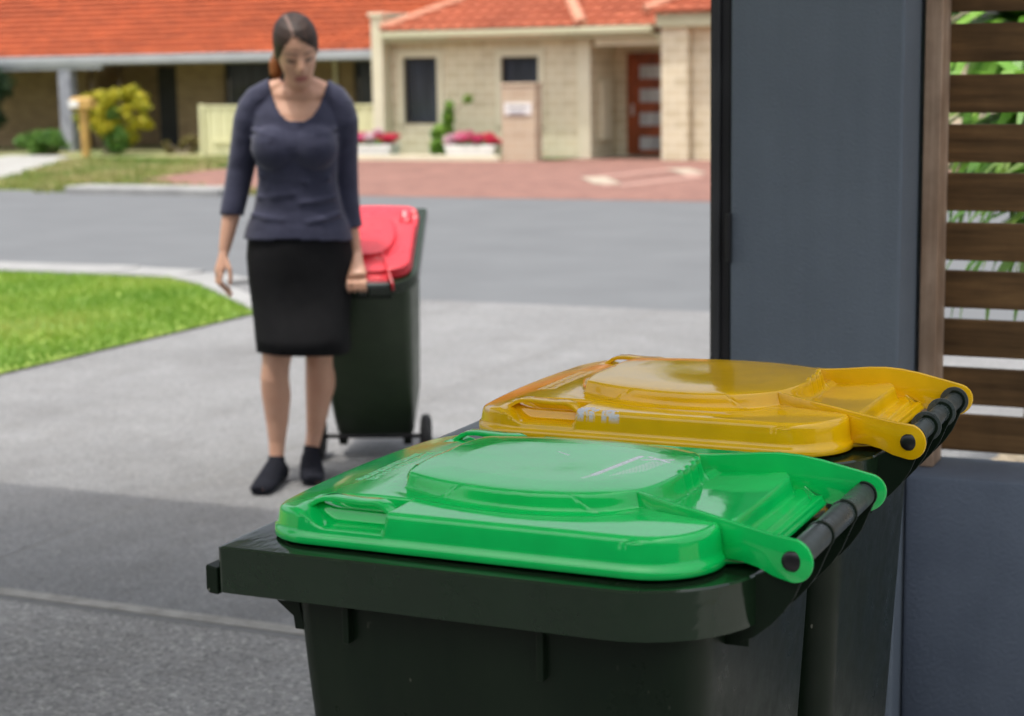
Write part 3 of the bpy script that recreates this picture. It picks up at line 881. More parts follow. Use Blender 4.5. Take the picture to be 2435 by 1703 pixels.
def make_bin(label, lid_mat, marks, seed, rings, tub=None):
    t = thing('wheelie_bin', label, 'wheelie bin')
    tub = tub or M['bin_body']
    # tub
    b = MB()
    st = [(0.036, -0.49, -0.133, 0.172, 0.03), (0.06, -0.50, -0.123, 0.180, 0.03), (0.45, -0.531, -0.099, 0.203, 0.035), (0.80, -0.559, -0.080, 0.222, 0.038), (0.862, -0.563, -0.077, 0.2255, 0.04), (0.925, -0.566, -0.075, 0.228, 0.04)]
    b.rings([ringz(rr_loop(u0, u1, h, 0.022, r, 6), z) for z, u0, u1, h, r in st])
    body = b.build('body', tub, t, smooth=30)
    # rim band with the lifting lip on the front
    rm = MB()
    lo = rr_loop(-0.645, -0.040, 0.2595, 0.010, 0.135, 10)
    li = rr_loop(-0.641, -0.043, 0.2565, 0.010, 0.132, 10)
    rm.rings([ringz(li, 0.897), ringz(lo, 0.8985), ringz(lo, 0.9505), ringz(li, 0.9525)])
    rim = rm.build('rim', M['bin_rim'], t, smooth=25)
    MB().prism([(-0.6445 + SH, 0.926), (-0.659 + SH, 0.929), (-0.660 + SH, 0.926), (-0.660 + SH, 0.900), (-0.656 + SH, 0.8955), (-0.6445 + SH, 0.8945)], 'y', -0.2585, 0.2585).build('lifting_lip', M['bin_body'], rim, bevel=0.0015)
    for sg in (-1, 1):
        MB().prism([(-0.565 + SH, 0.8965), (-0.612 + SH, 0.8965), (-0.609 + SH, 0.889), (-0.600 + SH, 0.888), (-0.571 + SH, 0.866), (-0.569 + SH, 0.851), (-0.556 + SH, 0.851)], 'y', sg * 0.212 - 0.005, sg * 0.212 + 0.005).build('gusset', M['bin_body'], body, bevel=0.001)
        for uu, zz in ((-0.492, 0.848), (-0.255, 0.835)):
            MB().box(uu + SH - 0.004, uu + SH + 0.004, min(sg * 0.222, sg * 0.236), max(sg * 0.222, sg * 0.236), zz, 0.8965).build('stiffening_rib', M['bin_body'], body, bevel=0.001)
    # hinge brackets under the handle
    gs = MB()
    def gus(w, th):
        pr = arc(0, ZP, 0.0165, 100, -40, 8) + [(0.0085, 0.955), (-0.001, 0.932), (-0.012, 0.915), (-0.026, 0.899), (-0.044, 0.884), (-0.060, 0.876), (-0.064, 0.9), (-0.058, 0.945), (-0.030, 0.958)]
        gs.prism([(u + SH, z) for u, z in pr], 'y', w - th, w + th)
    for w in (-0.148, -0.052, 0.052, 0.148):
        gus(w, 0.0025)
    gs.box(-0.082 + SH, -0.050 + SH, -0.150, 0.150, 0.872, 0.952)
    gs.build('hinge_bracket', M['bin_body'], t, bevel=0.0008)
    h = MB()
    rb = 0.0125 if rings else 0.0142
    h.tube([(SH, -0.1535, ZP), (SH, 0.1535, ZP)], [rb, rb], 14 if rings else 28)
    for w in ((-0.148, -0.052, 0.052, 0.148) if rings else (-0.052, 0.052)):
        rr_ = 0.0205 if rings else 0.0158
        h.tube([(SH, w - 0.002, ZP), (SH, w + 0.002, ZP)], [rr_, rr_], 28)
    h.build('handle', M['bin_handle'], t, smooth=28, bevel=0.0006)
    # wheels on an axle at the back
    ax = MB().tube([(-0.055 + SH, -0.25, 0.10), (-0.055 + SH, 0.25, 0.10)], [0.011, 0.011], 12).build('axle', M['tyre'], t)
    for sg in (-1, 1):
        w = MB()
        prof = [(0.020, 0.0), (0.024, 0.004), (0.024, 0.008), (0.0, 0.0)]
        rgs = []
        for (rad, off) in ((0.03, -0.020), (0.086, -0.020), (0.096, -0.016), (0.1, -0.006), (0.1, 0.006), (0.096, 0.016), (0.086, 0.020), (0.078, 0.012), (0.03, 0.012), (0.028, 0.022), (0.01, 0.022)):
            rgs.append([Vector((-0.055 + SH + rad * math.cos(q), sg * (0.243 + off), 0.10 + rad * math.sin(q))) for q in np.linspace(0, 2 * math.pi, 33)[:-1]])
        w.rings(rgs)
        w.build('wheel', M['tyre'], t, smooth=30)
    for u in (-0.125, -0.47):
        for sg in (-1, 1):
            MB().box(u + SH - 0.02, u + SH + 0.02, sg * 0.15 - 0.02, sg * 0.15 + 0.02, 0.004, 0.045).build('base_foot', M['bin_body'], t, bevel=0.004)
    ld = make_lid('lid', lid_mat, t, marks, seed)
    for sg in (-1, 1):
        hinge_arm(sg, lid_mat, ld)
        grip(sg, lid_mat, ld)
    for sg in (-1, 1):
        MB().ball((SH, sg * 0.1655, ZP), (0.0112, 0.004, 0.0112), 24, 10).build('hinge_pin', M['pin'], t, smooth='all')
    return t

GREEN_MARKS = [('line', -0.268, -0.075, -0.262, -0.058, 0.0045, 0.5), ('line', -0.262, -0.058, -0.245, 0.050, 0.0055, 1.0),
               ('line', -0.234, 0.050, -0.203, 0.030, 0.0036, 1.0), ('line', -0.236, 0.033, -0.203, 0.044, 0.0036, 1.0), ('line', -0.349, 0.046, -0.331, 0.033, 0.0022, 0.8)]
for i in range(9):
    GREEN_MARKS.append(('line', -0.243 + i * 0.0036, -0.058 + 0.004 * i, -0.222 + i * 0.0022, 0.028, 0.0013, 0.45))
YELLOW_MARKS = [('spot', -0.430, -0.220, 0.021, 0.014, 0.95, 0.980), ('spot', -0.393, -0.2235, 0.014, 0.010, 0.9, 0.980), ('line', -0.345, -0.178, -0.245, -0.184, 0.0045, 0.38), ('line', -0.32, -0.186, -0.235, -0.190, 0.003, 0.3),
                ('spot', -0.583, -0.205, 0.008, 0.012, 0.35, 0.985)]
gb = make_bin('dark wheelie bin with a bright green lid, nearest the camera', M['green'], GREEN_MARKS, 3, False)
gb.location = W(-0.480 - SH, 1.907, 0.0)
yb = make_bin('dark wheelie bin with a yellow lid behind the green lidded one', M['yellow'], YELLOW_MARKS, 5, True)
yb.scale = (1.013, 1.013, 1.013)
yb.location = W(-0.481 - SH * 1.013, 2.312 + 0.165 * 1.013, 0.0)
rbn = make_bin('dark wheelie bin with a red lid tipped back behind the woman', M['red'], [], 9, False, M['bin_sunlit'])
rs, tilt = 0.85, R(28)
Rm = Matrix.Rotation(R(-93), 4, 'Z') @ Matrix.Rotation(tilt, 4, 'Y') @ Matrix.Diagonal((rs, rs, rs, 1))
piv = Vector((-0.055 + SH, 0, 0.10))
axle_w = Vector((-0.545, 6.80, 0.10 * rs))
rbn.matrix_world = Matrix.Translation(axle_w - (Rm @ piv)) @ Rm

# small scuffs on the tubs
def scuff_body(root, spots):
    for o in root.children:
        if o.name.startswith(('body', 'rim')):
            me = o.data
            at = me.attributes.new('wear', 'FLOAT', 'POINT')
            at.data.foreach_set('value', [0.0] * len(me.vertices))
for r_ in (gb, yb, rbn): scuff_body(r_, [])

# ------------------------------------------------------------------ the woman
def make_person():
    t = thing('person', 'woman in a navy scoop neck top and black skirt pulling the red lidded bin', 'person', (-0.765, 6.45, 0.0), 0)
    sk, ntk, NK, LK, bk_ = new_mat('skin')
    at = NK.new('ShaderNodeAttribute'); at.attribute_name = 'feature'
    base = ramp(ntk, noise_node(ntk, tex_coord(ntk), 14, 4), [(0.3, (0.55, 0.30, 0.20)), (0.7, (0.61, 0.35, 0.24))])
    c = mixc(ntk, at.outputs['Fac'], base, (0.045, 0.025, 0.018))
    at2 = NK.new('ShaderNodeAttribute'); at2.attribute_name = 'lips'
    c = mixc(ntk, at2.outputs['Fac'], c, (0.36, 0.09, 0.085))
    LK.new(c, bk_.inputs['Base Color'])
    bk_.inputs['Roughness'].default_value = 0.5
    bk_.inputs['Subsurface Weight'].default_value = 0.12
    bk_.inputs['Subsurface Radius'].default_value = (0.01, 0.004, 0.002)
    def cloth(name, c1, c2, sc, dist, st, sheen=0.0):
        m, nt, N, Lk, b = new_mat(name)
        v = tex_coord(nt, st)
        Lk.new(ramp(nt, noise_node(nt, tex_coord(nt), 30, 3), [(0.3, c1), (0.7, c2)]), b.inputs['Base Color'])
        b.inputs['Roughness'].default_value = 0.85
        b.inputs['Sheen Weight'].default_value = sheen
        b.inputs['Specular IOR Level'].default_value = 0.2
        n = noise_node(nt, v, sc, 3, 0.5)
        bump(nt, n, 0.9, dist, b)
        return m
    top_m = cloth('navy_jersey', (0.032, 0.034, 0.062), (0.042, 0.044, 0.078), 3.2, 0.02, (1.0, 1.0, 2.4), 0.2)
    skirt_m = cloth('black_skirt_cloth', (0.006, 0.006, 0.007), (0.009, 0.009, 0.010), 5.0, 0.008, (1, 1, 0.7))
    sock_m = cloth('black_sock_knit', (0.005, 0.006, 0.010), (0.009, 0.010, 0.016), 20, 0.002, (1, 1, 1))
    hair_m, nth, NH, LH, bh = new_mat('brown_hair')
    hv = tex_coord(nth, (60, 10, 6))
    hc = ramp(nth, noise_node(nth, hv, 1.5, 4), [(0.3, (0.016, 0.009, 0.007)), (0.7, (0.045, 0.024, 0.016))])
    ha = NH.new('ShaderNodeAttribute'); ha.attribute_name = 'scalp'
    hc = mixc(nth, ha.outputs['Fac'], hc, (0.42, 0.27, 0.22))
    ta = NH.new('ShaderNodeAttribute'); ta.attribute_name = 'tail'
    hc = mixc(nth, ta.outputs['Fac'], hc, (0.26, 0.085, 0.018))
    LH.new(hc, bh.inputs['Base Color'])
    bh.inputs['Roughness'].default_value = 0.6
    bh.inputs['Specular IOR Level'].default_value = 0.3
    bump(nth, noise_node(nth, hv, 3.0, 3), 0.4, 0.003, bh)

    # ---- head frame: bowed, turned a little to her left
    HC = Vector((0.022, -0.075, 1.562))
    HR = Matrix.Rotation(R(14), 3, 'Z') @ Matrix.Rotation(R(-5), 3, 'Y') @ Matrix.Rotation(R(27), 3, 'X')
    def H(x, y, z): return HC + HR @ Vector((x, y, z))
    body = MB()
    hp = [(-0.116, -0.066, 0.018, 0.016), (-0.105, -0.060, 0.030, 0.030), (-0.088, -0.045, 0.043, 0.048), (-0.066, -0.030, 0.053, 0.064), (-0.04, -0.014, 0.0625, 0.080), (-0.012, -0.004, 0.0685, 0.0895),
          (0.02, 0.0, 0.072, 0.095), (0.05, 0.004, 0.0725, 0.095), (0.08, 0.008, 0.064, 0.084), (0.10, 0.010, 0.048, 0.064), (0.114, 0.012, 0.024, 0.032)]
    rgs = []
    for z, yc, rx, ry in hp:
        rg = []
        for j in range(28):
            q = 2 * math.pi * j / 28
            cx, cy = math.cos(q), math.sin(q)
            # a flatter face in front, rounder behind
            ex = math.copysign(abs(cx) ** 0.88, cx); ey = math.copysign(abs(cy) ** (0.9 if cy < 0 else 1.0), cy)
            rg.append(H(rx * ex, yc + ry * ey, z))
        rgs.append(rg)
    body.rings(rgs)
    body.tube([H(0, -0.085, 0.022), H(0, -0.097, 0.002), H(0, -0.108, -0.020), H(0, -0.110, -0.030), H(0, -0.094, -0.040)], [0.009, 0.011, 0.014, 0.0145, 0.010], 12)   # nose
    for sg in (-1, 1):
        body.ball(H(sg * 0.012, -0.094, -0.030), 0.0085, 10, 8)
        body.ball(H(sg * 0.031, -0.078, 0.004), (0.0125, 0.008, 0.0075), 12, 8, HR)          # eyelids
        body.tube([H(sg * 0.012, -0.0885, 0.028), H(sg * 0.032, -0.0875, 0.030), H(sg * 0.052, -0.070, 0.024)], [0.004, 0.0045, 0.0035], 8)   # brow
        body.ball(H(sg * 0.040, -0.056, -0.030), (0.019, 0.022, 0.020), 12, 8, HR)           # cheek
        body.ball(H(sg * 0.073, 0.012, -0.004), (0.008, 0.018, 0.029), 12, 8, HR)            # ear
    body.ball(H(0, -0.0835, -0.062), (0.022, 0.010, 0.0055), 12, 8, HR)                      # lips
    body.ball(H(0, -0.0815, -0.072), (0.019, 0.010, 0.0058), 12, 8, HR)
    body.ball(H(0, -0.072, -0.098), (0.018, 0.014, 0.014), 12, 8, HR)                        # chin
    # neck and upper chest
    body.tube([(0.020, 0.0, 1.36), (0.020, -0.004, 1.42), (0.020, -0.018, 1.47), (0.022, -0.035, 1.52), (0.022, -0.04, 1.56)], [(0.085, 0.060), (0.062, 0.054), (0.049, 0.050), (0.047, 0.050), (0.047, 0.052)], 22, flat=(0, 1, 0))
    def ell(cx, cy, z, rx, ry, n=36, p=1.0):
        return [Vector((cx + rx * math.copysign(abs(math.cos(q)) ** p, math.cos(q)), cy + ry * math.copysign(abs(math.sin(q)) ** p, math.sin(q)), z)) for q in [2 * math.pi * j / n for j in range(n)]]
    TZ = [  # z, cx, cy, rx, ry
        (0.80, 0.0, 0.012, 0.178, 0.118), (0.86, 0.0, 0.010, 0.178, 0.118), (0.92, 0.0, 0.006, 0.172, 0.110), (1.00, 0.0, 0.0, 0.149, 0.095), (1.10, 0.002, -0.004, 0.131, 0.086), (1.17, 0.003, -0.004, 0.136, 0.091),
        (1.23, 0.004, -0.002, 0.150, 0.098), (1.29, 0.005, 0.002, 0.158, 0.098), (1.34, 0.006, 0.006, 0.158, 0.088), (1.385, 0.008, 0.008, 0.135, 0.068), (1.42, 0.012, 0.006, 0.110, 0.055), (1.445, 0.016, 0.0, 0.07, 0.045)]
    body.rings([ell(cx, cy, z, rx, ry) for z, cx, cy, rx, ry in TZ])
    BUST = [((-0.062, -0.070, 1.222), (0.080, 0.056, 0.075)), ((0.070, -0.070, 1.222), (0.080, 0.056, 0.075))]
    for c, r in BUST: body.ball(c, r, 18, 12)
    body.ball((0.018, -0.004, 1.400), (0.115, 0.060, 0.052), 18, 10)
    SHO = {}
    for sg in (-1, 1):
        SHO[sg] = [(0.010 + sg * 0.045, 0.0, 1.438), (0.008 + sg * 0.095, 0.004, 1.412), (0.006 + sg * 0.132, 0.006, 1.388), (0.004 + sg * 0.154, 0.007, 1.355)]
        body.tube(SHO[sg], [0.036, 0.040, 0.045, 0.047], 16)
        body.ball(SHO[sg][-1], 0.047, 14, 10)
    # arms
    ARM = {}
    ARM[-1] = [(-0.150, 0.006, 1.356), (-0.166, 0.006, 1.315), (-0.182, 0.012, 1.24), (-0.204, 0.018, 1.14), (-0.219, 0.010, 1.07), (-0.239, -0.006, 0.985), (-0.255, -0.022, 0.91), (-0.266, -0.035, 0.855)]
    ARM[1] = [(0.160, 0.006, 1.352), (0.172, 0.008, 1.310), (0.170, 0.030, 1.23), (0.168, 0.052, 1.14), (0.170, 0.060, 1.06), (0.178, 0.052, 0.97), (0.190, 0.045, 0.90), (0.202, 0.038, 0.835)]
    AR = [0.046, 0.046, 0.042, 0.039, 0.036, 0.0335, 0.027, 0.0205]
    for sg in (-1, 1): body.tube(ARM[sg], AR, 18)
    # her right hand (left in the picture): relaxed, fingers curling, thumb apart
    def fing(mb, pts, r0):
        mb.tube(pts, [r0, r0 * 1.0, r0 * 0.92, r0 * 0.78][:len(pts)], 10)
        mb.ball(pts[-1], r0 * 0.78, 8, 6); mb.ball(pts[0], r0 * 1.05, 8, 6)
    w0 = Vector((-0.266, -0.035, 0.855))
    body.tube([w0, w0 + Vector((-0.006, -0.006, -0.03)), w0 + Vector((-0.016, -0.010, -0.065)), w0 + Vector((-0.022, -0.010, -0.085))], [(0.020, 0.017), (0.026, 0.017), (0.034, 0.0155), (0.032, 0.013)], 16, flat=(0.85, 0.5, 0))
    kn = [(-0.006, -0.036), (-0.016, -0.016), (-0.024, 0.004), (-0.029, 0.022)]
    tips = [((0.012, -0.012, -0.138), (0.022, -0.018, -0.158)), ((0.002, -0.006, -0.142), (0.016, -0.006, -0.165)), ((-0.008, 0.008, -0.138), (0.006, 0.010, -0.160)), ((-0.014, 0.022, -0.125), (-0.004, 0.024, -0.142))]
    for (kx, ky), (t1, t2) in zip(kn, tips):
        k0 = w0 + Vector((kx - 0.004, ky, -0.088)); mid = w0 + Vector((kx - 0.006, ky - 0.004, -0.116))
        fing(body, [k0, mid, w0 + Vector(t1), w0 + Vector(t2)], 0.0082)
    fing(body, [w0 + Vector((0.010, -0.022, -0.035)), w0 + Vector((0.022, -0.036, -0.066)), w0 + Vector((0.025, -0.040, -0.094)), w0 + Vector((0.021, -0.041, -0.118))], 0.0092)
    # her left hand closes round the handle of the bin behind her
    w1 = Vector((0.204, 0.038, 0.835))
    hcn = HANDLE_AT - Vector((-0.765, 6.45, 0.0))
    palm = hcn + Vector((0.0, -0.006, 0.034))
    body.tube([w1, w1.lerp(palm, 0.4), w1.lerp(palm, 0.85), palm], [(0.020, 0.0165), (0.024, 0.016), (0.034, 0.0155), (0.034, 0.014)], 16, flat=(0, 1, 0.2))
    hx = HANDLE_DIR
    hup = Vector((0, 0, 1)); hf = hx.cross(hup).normalized()
    if hf.y > 0: hf = -hf
    for i, (s_, rr2) in enumerate(((-0.031, 0.0082), (-0.011, 0.0086), (0.010, 0.0084), (0.029, 0.0074))):
        c0 = hcn + hx * s_
        pts = [c0 + hf * (0.020 * math.cos(R(q))) + hup * (0.020 * math.sin(R(q))) for q in (95, 35, -30, -95)]
        fing(body, pts, rr2)
    fing(body, [palm + hx * -0.030 + hf * -0.006, hcn + hx * -0.046 - hf * 0.016 + hup * 0.012, hcn + hx * -0.044 - hf * 0.020 - hup * 0.004, hcn + hx * -0.034 - hf * 0.012 - hup * 0.022], 0.0088)
    # legs
    LEG = {}
    LEG[-1] = [(-0.080, 0.010, 0.80), (-0.083, -0.005, 0.66), (-0.080, -0.038, 0.54), (-0.087, -0.058, 0.475), (-0.092, -0.062, 0.44), (-0.098, -0.060, 0.39), (-0.096, -0.050, 0.32), (-0.097, -0.045, 0.23), (-0.100, -0.050, 0.15), (-0.102, -0.060, 0.095), (-0.104, -0.075, 0.06)]
    LEG[1] = [(0.085, 0.02, 0.80), (0.075, 0.03, 0.66), (0.061, 0.045, 0.54), (0.056, 0.045, 0.475), (0.053, 0.050, 0.44), (0.050, 0.075, 0.39), (0.046, 0.10, 0.32), (0.034, 0.10, 0.23), (0.022, 0.09, 0.15), (0.012, 0.075, 0.10), (0.010, 0.055, 0.065)]
    LR = [0.080, 0.070, 0.058, 0.0545, 0.0505, 0.052, 0.053, 0.042, 0.0305, 0.0265, 0.029]
    for sg in (-1, 1):
        body.tube(LEG[sg], LR, 20)
        kx, ky, kz = LEG[sg][3]
        body.ball((kx, ky - 0.026, kz - 0.012), (0.031, 0.030, 0.036), 12, 8)          # knee cap
        cx, cy, cz = LEG[sg][6]
        body.ball((cx + sg * 0.012, cy + 0.020, cz + 0.03), (0.047, 0.046, 0.090), 14, 10)   # calf
    def foot(mb, sg, grow=0.0):
        if sg < 0: ank, hd = Vector((-0.104, -0.075, 0.06)), Vector((-0.20, -1.0, 0)).normalized()
        else: ank, hd = Vector((0.010, 0.055, 0.065)), Vector((0.14, -1.0, 0)).normalized()
        lift = 0.0 if sg < 0 else 0.004
        g_ = grow
        a = ank; zf = 0.0
        mb.ball((a.x - hd.x * 0.045, a.y - hd.y * 0.045, 0.036 + lift), (0.032 + g_, 0.034 + g_, 0.034 + g_), 14, 10)
        pts = [a + hd * -0.03 + Vector((0, 0, -0.012)), a + hd * 0.02 + Vector((0, 0, -0.010)), a + hd * 0.075 + Vector((0, 0, -0.022)), a + hd * 0.125 + Vector((0, 0, -0.034)), a + hd * 0.170 + Vector((0, 0, -0.040)), a + hd * 0.195 + Vector((0, 0, -0.042))]
        rad = [(0.033 + g_, 0.045 + g_), (0.037 + g_, 0.047 + g_), (0.041 + g_, 0.034 + g_), (0.044 + g_, 0.024 + g_), (0.040 + g_, 0.018 + g_), (0.026 + g_, 0.013 + g_)]
        mb.tube(pts, rad, 18, flat=(0, 0, 1))
    foot(body, -1); foot(body, 1)
    me = remeshed(body, 0.0045, 2)
    bo = link('body', me, sk, t, 'all')
    HI = HR.inverted()
    n = len(me.vertices); co = np.zeros(n * 3); me.vertices.foreach_get('co', co); co = co.reshape(-1, 3)
    loc = (co - np.array(HC)) @ np.array(HI).T
    ft = np.zeros(n); lp = np.zeros(n)
    face = loc[:, 1] < -0.045
    for sg in (-1, 1):
        q = ((loc[:, 0] - sg * 0.031) / 0.0165) ** 2 + ((loc[:, 2] - 0.002) / 0.0085) ** 2
        ft = np.maximum(ft, np.where(face & (q < 1), 0.7, 0))  # eyes and lashes, with eye-socket shade painted into the same dark patch
        bx = loc[:, 0] * sg
        zb = 0.025 + 0.006 * np.sin(np.clip((bx - 0.012) / 0.045, 0, 1) * math.pi)
        ft = np.maximum(ft, np.where(face & (bx > 0.013) & (bx < 0.056) & (abs(loc[:, 2] - zb) < 0.0038), 0.5, 0))
    q = (loc[:, 0] / 0.024) ** 2 + ((loc[:, 2] + 0.067) / 0.0105) ** 2
    lp = np.where(face & (q < 1), 0.8, 0)
    for nm, arr in (('feature', ft), ('lips', lp)):
        a_ = me.attributes.new(nm, 'FLOAT', 'POINT'); a_.data.foreach_set('value', arr.astype(np.float32))

    # ---- hair drawn back, with a side parting and a low tail
    hb = MB()
    rgs = []
    for z, yc, rx, ry in [(-0.075, 0.05, 0.03, 0.03), (-0.06, 0.040, 0.058, 0.058), (-0.035, 0.026, 0.073, 0.080), (-0.012, 0.012, 0.0775, 0.094), (0.02, 0.006, 0.0795, 0.1015), (0.05, 0.007, 0.0795, 0.1015), (0.08, 0.010, 0.0720, 0.092), (0.104, 0.013, 0.056, 0.073), (0.120, 0.016, 0.030, 0.040)]:
        rgs.append([H(rx * math.cos(q), yc + ry * math.sin(q), z) for q in [2 * math.pi * j / 32 for j in range(32)]])
    hb.rings(rgs)
    hb.tube([H(-0.024, 0.085, -0.03), H(-0.048, 0.086, -0.055), H(-0.066, 0.066, -0.082), H(-0.071, 0.046, -0.110), H(-0.067, 0.036, -0.130)], [0.024, 0.025, 0.026, 0.022, 0.010], 14)
    hm = remeshed(hb, 0.005, 2)
    def face_kill(c):
        l = HI @ (Vector(c) - HC)
        line = 0.088 - (1.25 if l.x < -0.015 else 0.85) * max(0, abs(l.x + 0.015) - 0.010) - (95.0 if l.x < 0 else 60.0) * max(0, abs(l.x) - 0.046) ** 2
        if l.y < -0.012 and l.z < line: return True
        if l.y < 0.035 and l.z < -0.012 and l.x > -0.072 : return l.y < 0.02
        return False
    cut(hm, face_kill)
    ho = link('hair', hm, hair_m, t, 'all')
    n = len(hm.vertices); co = np.zeros(n * 3); hm.vertices.foreach_get('co', co); co = co.reshape(-1, 3)
    loc = (co - np.array(HC)) @ np.array(HI).T
    sc = np.where((abs(loc[:, 0] + 0.022 + 0.10 * (loc[:, 1] + 0.03)) < 0.0045) & (loc[:, 1] < 0.035) & (loc[:, 2] > 0.06), 0.35, 0)
    tl = np.clip((-loc[:, 2] - 0.035) / 0.03, 0, 1) * (loc[:, 0] < 0) * 0.85
    for nm, arr in (('scalp', sc), ('tail', tl)):
        a_ = hm.attributes.new(nm, 'FLOAT', 'POINT'); a_.data.foreach_set('value', arr.astype(np.float32))

    # ---- top
    tp = MB()
    g = 0.009
    tp.rings([ell(cx, cy, z, rx + g, ry + g) for z, cx, cy, rx, ry in [(0.84, 0.0, 0.010, 0.186, 0.118), (0.87, -0.003, 0.010, 0.189, 0.121), (0.90, -0.004, 0.010, 0.186, 0.121), (0.94, -0.003, 0.006, 0.175, 0.112)] + TZ[3:]])
    for c, r in BUST: tp.ball(c, tuple(x + g * 0.9 for x in r), 18, 12)
    tp.ball((0.004, -0.066, 1.228), (0.105, 0.060, 0.072), 16, 10)
    for sg in (-1, 1):
        tp.tube(SHO[sg], [r + g for r in (0.036, 0.040, 0.045, 0.047)], 18); tp.ball(SHO[sg][-1], 0.047 + g, 14, 10)
    for sg in (-1, 1):
        A = [Vector(p) for p in ARM[sg]]
        cuff = A[5].lerp(A[6], 0.15) if sg < 0 else A[5].lerp(A[6], 0.72)
        tp.tube(A[:6] + [cuff] if sg > 0 else A[:5] + [A[5], cuff], [r + g for r in AR[:6]] + [AR[5] * 0.95 + g], 20)
    # soft folds round the armpits, bust and waist
    for (p, q, r) in [((-0.150, -0.060, 1.29), (-0.060, -0.125, 1.262), 0.006), ((-0.155, -0.055, 1.262), (-0.07, -0.130, 1.245), 0.005), ((0.155, -0.055, 1.285), (0.075, -0.125, 1.262), 0.006), ((0.160, -0.05, 1.262), (0.09, -0.128, 1.243), 0.005),
                      ((-0.13, -0.055, 1.125), (0.05, -0.100, 1.10), 0.006), ((-0.10, -0.075, 1.085), (0.13, -0.062, 1.108), 0.006), ((-0.14, -0.05, 1.045), (0.00, -0.104, 1.06), 0.006), ((0.02, -0.106, 1.025), (0.15, -0.05, 1.045), 0.005),
                      ((-0.165, -0.045, 0.985), (-0.03, -0.110, 0.965), 0.006), ((0.04, -0.110, 0.955), (0.165, -0.045, 0.985), 0.006)]:
        p, q = Vector(p), Vector(q); mid = (p + q) / 2 + Vector((0, -0.012, -0.004))
        tp.tube([p, mid, q], [r, r * 1.7, r], 8)
    tm = remeshed(tp, 0.0055, 9, 0.6)
    def top_kill(c):
        x, y, z = c
        if z < 0.888 + 0.010 * (0 if y > 0 else 1) * (1 - abs(x) / 0.2) - 0.006 * x / 0.19 and abs(x) < 0.215 and abs(x) < 0.2: return True
        zn = 1.312 + 0.150 * min(4, abs((x - 0.020) / 0.108)) ** 2.9 if y < 0.012 else 1.44
        if abs(x - 0.02) < 0.120 and z > zn: return True
        if x < -0.2 and z < 0.983: return True
        if x > 0.150 and z < 0.928 and y > 0.034: return True
        return False
    cut(tm, top_kill)
    # hem and neckline stay open; give the cloth thickness
    to = link('top', tm, top_m, t, 'all')
    sm = to.modifiers.new('cloth', 'SOLIDIFY'); sm.thickness = 0.004; sm.offset = 0.0

    # ---- skirt
    sb = MB()
    rr = []
    for z, cx, cy, rx, ry in [(0.93, 0.0, 0.006, 0.176, 0.114), (0.88, -0.002, 0.010, 0.188, 0.124), (0.83, -0.004, 0.012, 0.194, 0.128), (0.76, -0.003, 0.012, 0.192, 0.126), (0.68, 0.0, 0.010, 0.184, 0.120), (0.60, 0.005, -0.004, 0.175, 0.128), (0.54, 0.008, -0.016, 0.171, 0.142), (0.484, 0.011, -0.020, 0.169, 0.146)]:
        rg = []
        pw = 1.0 - 0.24 * min(1, max(0, (0.80 - z) / 0.3))
        for j in range(64):
            q = 2 * math.pi * j / 64
            fo = 0.004 * math.sin(5 * q + 9 * z) * (0.95 - z) / 0.45 + 0.003 * math.sin(3 * q - 14 * z)
            rg.append(Vector((cx + (rx + fo) * math.copysign(abs(math.cos(q)) ** pw, math.cos(q)), cy + (ry + fo) * math.copysign(abs(math.sin(q)) ** pw, math.sin(q)), z + (0.004 * math.sin(q * 2) if z < 0.5 else 0))))
        rr.append(rg)
    sb.rings(rr, cap=False)
    so = sb.build('skirt', skirt_m, t, smooth='all')
    sm = so.modifiers.new('cloth', 'SOLIDIFY'); sm.thickness = 0.005; sm.offset = -1.0
    # ---- socks
    for sg in (-1, 1):
        sx = MB()
        foot(sx, sg, 0.003)
        A = LEG[sg]
        sx.tube([Vector(A[9]).lerp(Vector(A[8]), 0.10), A[9], A[10], Vector(A[10]) + Vector((0, 0, -0.02))], [LR[9] + 0.004, LR[9] + 0.004, LR[10] + 0.004, LR[10]], 18)
        sm_ = remeshed(sx, 0.004, 2)
        link('sock', sm_, sock_m, t, 'all')
    return t

mw = rbn.matrix_world.copy()
HANDLE_DIR = (mw.to_3x3() @ Vector((0, 1, 0))).normalized()
if HANDLE_DIR.x < 0: HANDLE_DIR = -HANDLE_DIR
HANDLE_AT = mw @ Vector((SH, 0, ZP)) + HANDLE_DIR * 0.012
woman = make_person()

